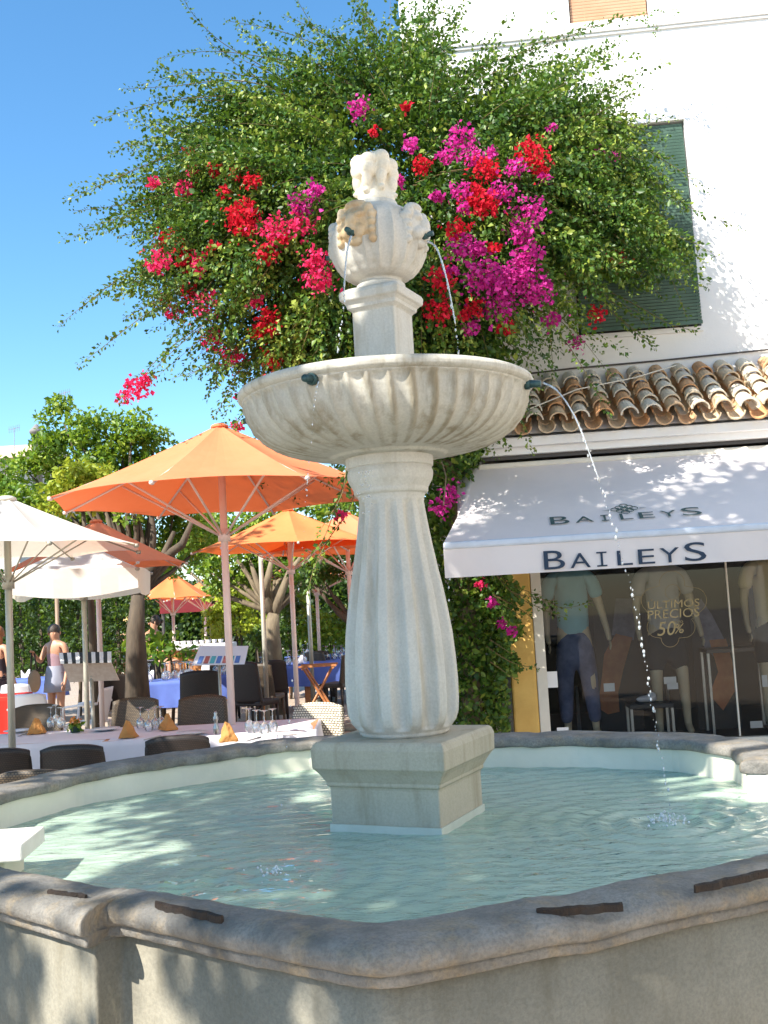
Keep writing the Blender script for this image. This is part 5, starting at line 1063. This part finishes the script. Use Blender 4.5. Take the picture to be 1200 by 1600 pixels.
for i, (px, py, rz, s, lab) in enumerate(((57, 1146, .2, 1.15, 'folded tan napkin on the left white table beside its glasses'), (200, 1152, .1, 1.1, 'folded tan napkin left of the middle cluster of glasses'), (262, 1140, -.9, 1.1, 'leaning tan napkin right of the middle cluster of glasses'), (356, 1158, .3, 1.15, 'folded tan napkin beside the pepper mill'))):
    o = npk if i == 0 else npk.copy()
    if i: COL.objects.link(o)
    p = atz(px, py, zt+.006); o.location = p; o.rotation_euler = (0, 0, rz); o.scale = (s, s, s*1.15); tag(o, lab, 'napkin', 'tan napkins on the white tables')
def small_prof(name, prof, mat, px, py, label, cat, z=zt+.006, n=24, group=None):
    p = atz(px, py, z); b = MB(); b.lathe(prof, n, (p[0], p[1], z)); return tag(b.build(name, mat, None, True, tuple(p)), label, cat, group)
small_prof('pepper_mill', [(.022, 0), (.022, .05), (.012, .065), (.014, .09), (.020, .10), (.020, .12), (.010, .135), (.014, .15), (.006, .165)], M['steel'], 338, 1146, 'pale turned pepper mill on the right white table', 'pepper mill')
pp = atz(118, 1144, zt+.004); fp = empty('flower_pot', tuple(pp), 0, 'small dark green pot with a few flowers on the left white table', 'flower pot')
b = MB(); b.lathe([(.038, 0), (.05, .05), (.053, .052), (.048, .045), (.02, .042)], 20, pp); b.build('pot', pm('dark_green_pot', (.02, .06, .05), None, 5, .4), fp, True)
q = np.random.RandomState(6); leaves('plant', pp+[0, 0, .055]+q.randn(160, 3)*[.025, .025, .018], .035, M['leaf_o'], fp, .3, .3, seed=4); leaves('blossom', pp+[0, 0, .095]+q.randn(50, 3)*[.02, .02, .014], .025, pm('orange_petal', (.8, .3, .06), None, 4), fp, .5, .3, seed=14)
for i, (px, py, lab) in enumerate(((165, 1141, 'white plate on the left white table near the pole of the menu stand'), (28, 1144, 'white plate at the left edge of the left white table'), (300, 1147, 'white plate on the right white table between napkin and pepper mill'), (455, 1148, 'white plate at the right end of the white table'))):
    small_prof('plate', [(.05, .0), (.07, .004), (.115, .016), (.118, .018), (.07, .008), (.0, .006)], M['white'], px, py, lab, 'plate', group='plates on the white tables')
for (px, py, dx, lab) in ((225, 1156, 26, 'knife lying right of the napkin on the right white table'), (385, 1158, 22, 'fork lying right of the napkin beside the pepper mill'), (28, 1150, 20, 'fork lying left of the napkin on the left white table'), (330, 1156, -22, 'knife lying left of the napkin beside the pepper mill')):
    a = atz(px, py, zt+.008); c = atz(px+dx, py-6, zt+.008); b = MB(); b.tube([a, (a+c)/2, c], [.004, .005, .008], 6); tag(b.build('cutlery', M['steel'], None, True, tuple(a)), lab, 'cutlery', 'cutlery on the white tables')
# white folded napkins on the blue tables
for (px, py, Y, lab) in ((232, 1060, 14.8, 'white folded napkin at the left of the crowded blue table'), (40, 1040, 17.4, 'white folded napkin on the small blue table by the woman'), (432, 1040, 16.95, 'white folded napkin on the sunlit blue table'), (466, 1032, 16.95, 'white folded napkin at the right edge of the sunlit blue table')):
    X = at(px, py, Y)[0]; b = MB(); n_ = 9; z_ = gz(0, Y)+.77
    b.grid(lambda u, v: (X+(u-.5)*.16, Y+.05*math.sin(u*3.1)*(v-.5), z_+v*(.05+.09*abs(math.cos(u*3.1+.4)))), 10, 4); o = b.build('folded_napkin', M['cloth_w'], None, True, (X, Y, z_)); s = o.modifiers.new('s', 'SOLIDIFY'); s.thickness = .01; tag(o, lab, 'napkin', 'white napkins on the blue tables')
# far service counter with rows of cups
X, Y = at(305, 1000, 20)[0], 20.0; sv = empty('service_counter', (X, Y, GZ), 0, 'far counter with a white top and orange front, lined with rows of cups', 'counter')
b = MB(); b.box((X, Y, GZ+.5), (1.35, .5, .99)); b.build('front', pm('orange_panel', (.6, .25, .08), None, 5, .6), sv)
b = MB(); b.box((X, Y, GZ+1.05), (1.5, .62, .10)); bevel(b.build('top', M['white'], sv), .02)
cupm = MB(); cupm.lathe([(.02, 0), (.035, .07), (.03, .07), (.018, .01)], 10, (0, 0, 0)); cup0 = cupm.build('cup', M['white'], None, True); kk = 0
for i in range(9):
    for j in range(2):
        o = cup0 if kk == 0 else cup0.copy()
        if kk: COL.objects.link(o)
        kk += 1; o.location = (X-.45+i*.12, Y-.2+j*.2, GZ+1.101); tag(o, 'small white cup in the rows on the far service counter', 'cup', 'cups on the far service counter')
# ================================================================== PEOPLE
def person(label, base, H, pose, shirt, bottom, hairm, yaw=0.0, skirt=False, hair_len=0, seated=False, group=None):
    r_ = empty('person', tuple(base), 0, label, 'person', group); c_, s_ = math.cos(yaw), math.sin(yaw)
    def P(x, y, z): return np.array([base[0]+(x*c_-y*s_)*H, base[1]+(x*s_+y*c_)*H, base[2]+z*H])
    j = dict(pel=(0, 0, .53), wst=(0, 0, .61), chs=(0, 0, .72), nck=(0, 0, .815), nk2=(0, -.005, .85), hd=(0, -.012, .905), hd2=(0, -.01, .955), lh=(-.052, 0, .50), lk=(-.055, -.012, .28), la=(-.058, .01, .045), lt=(-.062, -.075, .015), rh=(.052, 0, .50), rk=(.055, -.012, .28), ra=(.058, .01, .045), rt=(.062, -.075, .015),
             ls=(-.105, 0, .80), le=(-.135, .01, .63), lw=(-.145, -.05, .48), lf=(-.145, -.065, .44), rs_=(.105, 0, .80), re=(.135, .01, .63), rw=(.145, -.05, .48), rf=(.145, -.065, .44))
    j.update(pose); nm = list(j); pts = [P(*j[n_]) for n_ in nm]; ix = {n_: i for i, n_ in enumerate(nm)}
    ed = [('pel', 'wst'), ('wst', 'chs'), ('chs', 'nck'), ('nck', 'nk2'), ('nk2', 'hd'), ('hd', 'hd2'), ('pel', 'lh'), ('lh', 'lk'), ('lk', 'la'), ('la', 'lt'), ('pel', 'rh'), ('rh', 'rk'), ('rk', 'ra'), ('ra', 'rt'), ('nck', 'ls'), ('ls', 'le'), ('le', 'lw'), ('lw', 'lf'), ('nck', 'rs_'), ('rs_', 're'), ('re', 'rw'), ('rw', 'rf')]
    rd = dict(pel=(.092, .066), wst=(.072, .052), chs=(.088, .06), nck=(.052, .042), nk2=(.032, .032), hd=(.047, .056), hd2=(.036, .044), lh=.054, lk=.034, la=.021, lt=.018, rh=.054, rk=.034, ra=.021, rt=.018, ls=.032, le=.023, lw=.016, lf=.015, rs_=.032, re=.023, rw=.016, rf=.015)
    skinned('body', pts, [(ix[a_], ix[b_]) for a_, b_ in ed], [tuple(np.array(rd[n_])*H) if hasattr(rd[n_], '__len__') else rd[n_]*H for n_ in nm], M['skin'], r_)
    J = lambda n_: P(*j[n_])
    skinned('top', [J('wst'), J('chs'), J('nck')-[0, 0, .02*H], J('wst')-[0, 0, .05*H]], [(0, 1), (1, 2), (0, 3)], [(.080*H, .060*H), (.096*H, .068*H), (.060*H, .046*H), (.092*H, .070*H)], shirt, r_)
    if skirt:
        b = MB(); b.lathe([(.082*H, .62*H), (.098*H, .54*H), (.108*H, .47*H), (.118*H, .385*H), (.112*H, .386*H), (.0, .42*H)], 28, base, lambda a_, i, z_: 1+.05*math.sin(a_*7)*(i > 1), cap=False); b.build('skirt', bottom, r_, True)
    else: skinned('trousers', [J('pel'), J('lh'), (J('lh')+J('lk'))/2, J('rh'), (J('rh')+J('rk'))/2], [(0, 1), (1, 2), (0, 3), (3, 4)], [(.098*H, .072*H), .062*H, .055*H, .062*H, .055*H], bottom, r_)
    b = MB(); hc = J('hd')*.55+J('hd2')*.45; back = np.array([-math.sin(yaw)*.02*H*-1, math.cos(yaw)*.02*H, 0]); b.ell(hc+back*.9+[0, 0, .012*H], (.056*H, .062*H, .062*H), 16, 12)
    if hair_len: b.ell(hc+back*2-[0, 0, hair_len*H*.5], (.045*H, .03*H, hair_len*H), 12, 8)
    else: b.ell(hc+back*4+[0, 0, .0*H], (.022*H, .022*H, .022*H), 10, 8)
    b.build('hair', hairm, r_, True)
    # face: nose, eyes, ears
    fw = -back/np.linalg.norm(back); sd_ = np.cross(fw, [0, 0, 1]); fc = hc+fw*.052*H-[0, 0, .02*H]; b = MB(); b.ell(fc, (.008*H, .012*H, .012*H), 8, 6); 
    for sg in (-1, 1): b.ell(hc+sd_*sg*.052*H-[0, 0, .012*H], (.007*H, .010*H, .017*H), 8, 6)
    b.build('nose_and_ears', M['skin'], r_, True); b = MB()
    for sg in (-1, 1): b.ell(fc+sd_*sg*.018*H+[0, 0, .018*H]-fw*.004*H, [.005*H]*3, 6, 5)
    b.build('eyes', M['hair'], r_, True)
    b = MB()
    for w_, f_ in (('lw', 'lf'), ('rw', 'rf')):
        a_, c2 = J(w_), J(f_); d_ = (c2-a_)/np.linalg.norm(c2-a_); s2 = np.cross(d_, [.3, .2, 1]); s2 /= np.linalg.norm(s2)
        for k_ in range(4): o_ = s2*(k_-1.5)*.0095*H; b.tube([c2+o_, c2+o_+d_*.025*H, c2+o_*.9+d_*(.040+.006*(k_ in (1, 2)))*H-[0, 0, .006*H]], [.0052*H, .0048*H, .0035*H], 6)
        b.tube([a_+s2*.012*H+d_*.01*H, a_+s2*.028*H+d_*.03*H, a_+s2*.026*H+d_*.045*H], [.006*H, .005*H, .004*H], 6)
    b.build('fingers', M['skin'], r_, True)
    return r_, J
X = at(88, 1050, 15.6)[0]
wom, J = person('woman in a mauve top and grey skirt, seen from behind left of the striped menu', (X, 15.6, GZ), 1.64, dict(le=(-.15, -.04, .655), lw=(-.125, -.14, .73), lf=(-.115, -.165, .75), hd=(0, -.015, .905)), fabric('mauve_top', (.34, .22, .25), None, 0), fabric('grey_skirt', (.32, .33, .40), None, 0), M['hair'], R(-25), True)
b = MB(); a_ = J('rs_'); c_ = J('wst'); b.tube([J('nck')+[.07, .10, -.02], J('chs')+[0, .14, 0], J('wst')+[-.12, .10, -.05]], .010, 6); b.build('bag_strap', M['hair'], wom, True)
hb = J('lf'); bgm = empty('shoulder_bag', tuple(hb-[0, 0, .55]), 0, 'tan cloth bag hanging at the left side of the woman', 'bag'); b = MB(); b.ell(hb-[0, -.03, .42], (.10, .06, .17), 14, 10); b.build('bag', pm('tan_cloth', (.40, .27, .17), None, 6, .9, .3), bgm, True)
b = MB(); b.tube([hb-[.02, 0, .0], hb-[.04, -.02, .15], hb-[.05, -.03, .28]], .012, 6); b.tube([hb-[-.02, 0, .0], hb-[-.03, -.02, .15], hb-[-.04, -.03, .28]], .012, 6); b.build('strap', M['hair'], bgm, True)
X = at(-4, 1040, 15.0)[0]; person('tanned person cut off by the left edge of the photograph', (X, 15.0, GZ), 1.66, {}, fabric('dark_top', (.05, .04, .05), None, 0), fabric('dark_skirt', (.06, .05, .06), None, 0), pm('auburn_hair', (.35, .13, .04), None, 20), R(160), False, .09)
sit = dict(lk=(-.07, -.26, .50), la=(-.07, -.25, .27), lt=(-.07, -.32, .25), rk=(.07, -.26, .50), ra=(.07, -.25, .27), rt=(.07, -.32, .25), le=(-.14, -.05, .64), lw=(-.09, -.18, .62), re=(.14, -.05, .64), rw=(.09, -.18, .62), lf=(-.07, -.215, .62), rf=(.07, -.215, .62))
def seat_under(X, Y, z, lab):
    o = empty('stool', (X, Y, GZ), 0, lab, 'stool'); b = MB(); b.lathe([(.18, z-.05), (.19, z-.03), (.17, z)], 16, (X, Y, GZ)); b.build('seat', M['wood'], o, True)
    for k_ in range(4): a_ = k_*1.57+.78; b = MB(); b.tube([(X+.13*math.cos(a_), Y+.13*math.sin(a_), GZ+z-.05), (X+.17*math.cos(a_), Y+.17*math.sin(a_), GZ)], .014, 6); b.build('leg', M['wood'], o)
for (px, Y, shc, hr, yaw, lab) in ((240, 18.5, (.25, .32, .55), M['hair'], 1.1, 'seated person in a pale blue shirt behind the low arching plant'), (203, 19.5, (.7, .7, .68), pm('blond_hair', (.5, .34, .12), None, 20), -.5, 'seated blond person in white left of the dark tree trunk')):
    X = at(px, 1000, Y)[0]; person(lab, (X, Y, GZ), 1.7, sit, fabric('top_'+str(px), shc, None, 0), fabric('bottom_'+str(px), (.1, .1, .12), None, 0), hr, yaw); seat_under(X, Y, .76, 'stool under the '+lab)
# ================================================================== FAR BUILDINGS
def building(name, px0, px1, Y, ytop, depth_, label, mat, roof=True):
    a = at(px0, 1000, Y); c = at(px1, 1000, Y); zt_ = at((px0+px1)/2, ytop, Y)[2]; o = empty(name, ((a[0]+c[0])/2, Y, GZ), 0, label, 'building')
    b = MB(); b.span((a[0], Y, -.2), (c[0], Y+depth_, zt_)); b.build('wall', mat, o)
    nW = max(1, int((c[0]-a[0])/2.2))
    for i in range(nW):
        for zc in np.arange(2.2, zt_-1, 3.0):
            xw = a[0]+(c[0]-a[0])*(i+.5)/nW; w1 = MB(); w1.span((xw-.45, Y-.03, zc-.6), (xw+.45, Y+.02, zc+.6)); fr_ = w1.build('window', M['cream'], o); w2_ = MB(); w2_.span((xw-.38, Y-.04, zc-.53), (xw+.38, Y-.031, zc+.53)); w2_.build('pane', M['dark'], fr_)
    if roof:
        b = MB(); x0, x1 = a[0]-.3, c[0]+.3; y0_, y1_ = Y-.4, Y+depth_+.3; h2 = 1.2
        b.add([(x0, y0_, zt_), (x1, y0_, zt_), (x1, y1_, zt_), (x0, y1_, zt_), (x0, (y0_+y1_)/2, zt_+h2), (x1, (y0_+y1_)/2, zt_+h2)], [(0, 1, 5, 4), (2, 3, 4, 5), (0, 4, 3), (1, 2, 5), (3, 2, 1, 0)], 0, .4); b.build('roof', M['tile'], o)
    return o
f1 = building('far_house', -160, 34, 38, 722, 8, 'pale far house with a tiled roof showing above the trees at the left edge', pm('pale_wall', (.6, .56, .5), None, 1, .9))
building('far_white_house', 430, 780, 40, 915, 8, 'low white house far behind the shaded shrub, beside the column', M['plaster'], False)
b = MB(); p = at(57, 680, 36); b.lathe([(.17, -7), (.17, .05), (.24, .08), (.24, .16), (.12, .28), (.05, .38), (0, .4)], 14, p); tag(b.build('chimney_turret', pm('old_lead', (.2, .19, .18), None, 3, .8), None, True, tuple(p)), 'round capped chimney turret poking above the left trees', 'chimney')
def antenna(px, py, Y, lab):
    p = at(px, py, Y); o = empty('antenna', (p[0], Y, p[2]-2.5), 0, lab, 'antenna'); b = MB(); b.tube([(p[0], Y, p[2]-2.5), p], .014, 6); b.tube([p+[-.2, 0, -.08], p+[.2, 0, 0]], .010, 5); b.build('mast', M['steel'], o)
    for k_ in range(6): b = MB(); x_ = -.18+k_*.072; b.tube([p+[x_, 0, -.05+.2*x_-.12], p+[x_, 0, -.05+.2*x_+.12]], .009, 5); b.build('element', M['steel'], o)
antenna(101, 612, 36, 'rooftop television antenna above the tallest left tree'); antenna(22, 668, 36, 'rooftop television antenna near the left edge of the photograph')
X, Y = at(290, 940, 26)[0], 26.0; ra = empty('red_awning', (X, Y, GZ), 0, 'far red awning with dark posts behind the small pale-orange parasol', 'awning')
b = MB(); b.box((X, Y, 1.80), (1.3, .06, .45)); b.box((X, Y+.4, 2.05), (1.3, .9, .05)); b.build('canopy', pm('dark_red_cloth', (.16, .01, .015), None, 5, .9), ra)
for k_ in (-.6, .6): b = MB(); b.tube([(X+k_, Y+.1, GZ), (X+k_, Y+.1, 2.1)], .04, 6); b.build('post', M['darkline'], ra)
# slim posts seen between the trees
for (px, Y, zt_, lab) in ((90, 17.4, 2.0, 'brownish post in front of the hedge behind the woman'), (133, 17.0, 2.0, 'dark post in front of the hedge above the striped menu stand'), (412, 14.6, 2.3, 'grey-brown post left of the pale forked trunk'), (484, 16.5, 2.03, 'pale post left of the tray stand under the dark bough')):
    X = at(px, 980, Y)[0]; b = MB(); b.tube([(X, Y, gz(X, Y)), (X, Y, zt_)], .035, 8); b.lathe([(.05, 0), (.06, .03), (.02, .07)], 10, (X, Y, zt_)); tag(b.build('post', M['pole_g'] if px > 400 else pm('brown_post%d' % px, (.25, .17, .11), None, 6), None, True, (X, Y, gz(X, Y))), lab, 'post', 'slim posts on the terrace')
# ================================================================== SHADE TREE beside the photographer (outside the frame; it dapples the pool)
LIT = [(-.46, 3.68, 2.15, .10), (-.40, 3.50, 2.07, .06), (-.17, 3.72, 1.47, .055), (-.18, 3.72, 1.30, .05), (-.16, 3.7, 1.12, .04), (-.15, 3.7, 2.80, .11), (-.06, 3.7, 3.10, .10), 
 (1.38, 4.15, .8, .36), (1.15, 4.5, .8, .15), (-.42, 5.02, .80, .13), (.60, 4.75, .78, .05), (-1.0, 3.30, .7, .09), (-.7, 3.65, .7, .07), (-.38, 4.3, .7, .08),
 (-1.25, 3.2, .83, .20), (-.97, 2.60, .85, .05), (-.80, 2.42, .82, .05), (-.60, 2.36, .84, .03), (-.50, 2.3, .84, .025), (-.86, 2.46, .66, .045), (-.82, 2.42, .55, .03), (-.60, 2.35, .60, .04), (-.54, 2.30, .50, .045), (-.50, 2.27, .42, .04)]
def shade_tree():
    q = np.random.RandomState(90); base = np.array([-3.6, .6, GZ]); root = empty('shading_tree', tuple(base), 0, 'leafy tree standing beside the photographer, shading the pool', 'tree')
    b = MB(); b.tube([base, base+[.05, 0, 1.5], base+[.1, .05, 3.2], base+[.3, .1, 4.6]], [.24, .19, .16, .12], 14)
    PP = []; cl = []
    for i in range(250):
        c = np.array([-3.0, .75, 6.0])+q.uniform(-1, 1, 3)*[1.6, 2.0, 1.5]; cl.append(c); n = 105; p, v = blob(c, (.42, .42, .3), n, q, .3); PP.append(p)
    for i in range(95):
        c = np.array([-1.7, 4.5, 7.0])+q.uniform(-1, 1, 3)*[1.5, .7, .85]; cl.append(c); n = 95; p, v = blob(c, (.42, .42, .3), n, q, .3); PP.append(p)
    P_ = np.concatenate(PP)
    # leaves removed along the sun's path so the LIT spots get sunlight
    keep = np.ones(len(P_), bool)
    for (x_, y_, z_, r_) in LIT:
        D_ = P_-np.array([x_, y_, z_]); t_ = D_ @ SUN; dist = np.linalg.norm(D_-t_[:, None]*SUN, axis=1); keep &= dist > r_+.045
    P_ = P_[keep]
    for c in cl[::5]: s = base+[.3, .1, 4.4]; b.tube([s, (s+c)/2+q.randn(3)*.1, c], [.05, .03, .010], 6)
    b.build('trunk', M['bark2'], root, True)
    leaves('crown', P_, .12, M['leaf_o'], root, .45, .6, seed=91)
shade_tree()
def side_tree():  # extra tree out of frame, added to put the terrace tables in shade
    q = np.random.RandomState(93); base = np.array([-6.4, 7.0, GZ]); root = empty('shading_tree', tuple(base), 0, 'unseen leafy tree added left of the terrace to shade the tables', 'tree')
    b = MB(); b.tube([base, base+[.05, 0, 1.5], base+[.1, .05, 3.4], base+[.2, .1, 5.0]], [.22, .18, .14, .10], 14); PP = []; cl = []
    for i in range(130):
        c = np.array([-5.8, 4.8, 4.1])+q.uniform(-1, 1, 3)*[1.0, 1.1, .6]; cl.append(c); p, v = blob(c, (.42, .42, .3), 80, q, .3); PP.append(p)
    for i in range(170):
        c = np.array([-6.3, 8.3, 5.4])+q.uniform(-1, 1, 3)*[1.2, 1.5, 1.2]; cl.append(c); p, v = blob(c, (.42, .42, .3), 85, q, .3); PP.append(p)
    for c in cl[::6]: s = base+[.1, .05, 3.3]; b.tube([s, (s+c)/2+q.randn(3)*.1, c], [.05, .03, .010], 6)
    b.build('trunk', M['bark2'], root, True); leaves('crown', np.concatenate(PP), .13, M['leaf_o'], root, .45, .6, seed=94)
side_tree()
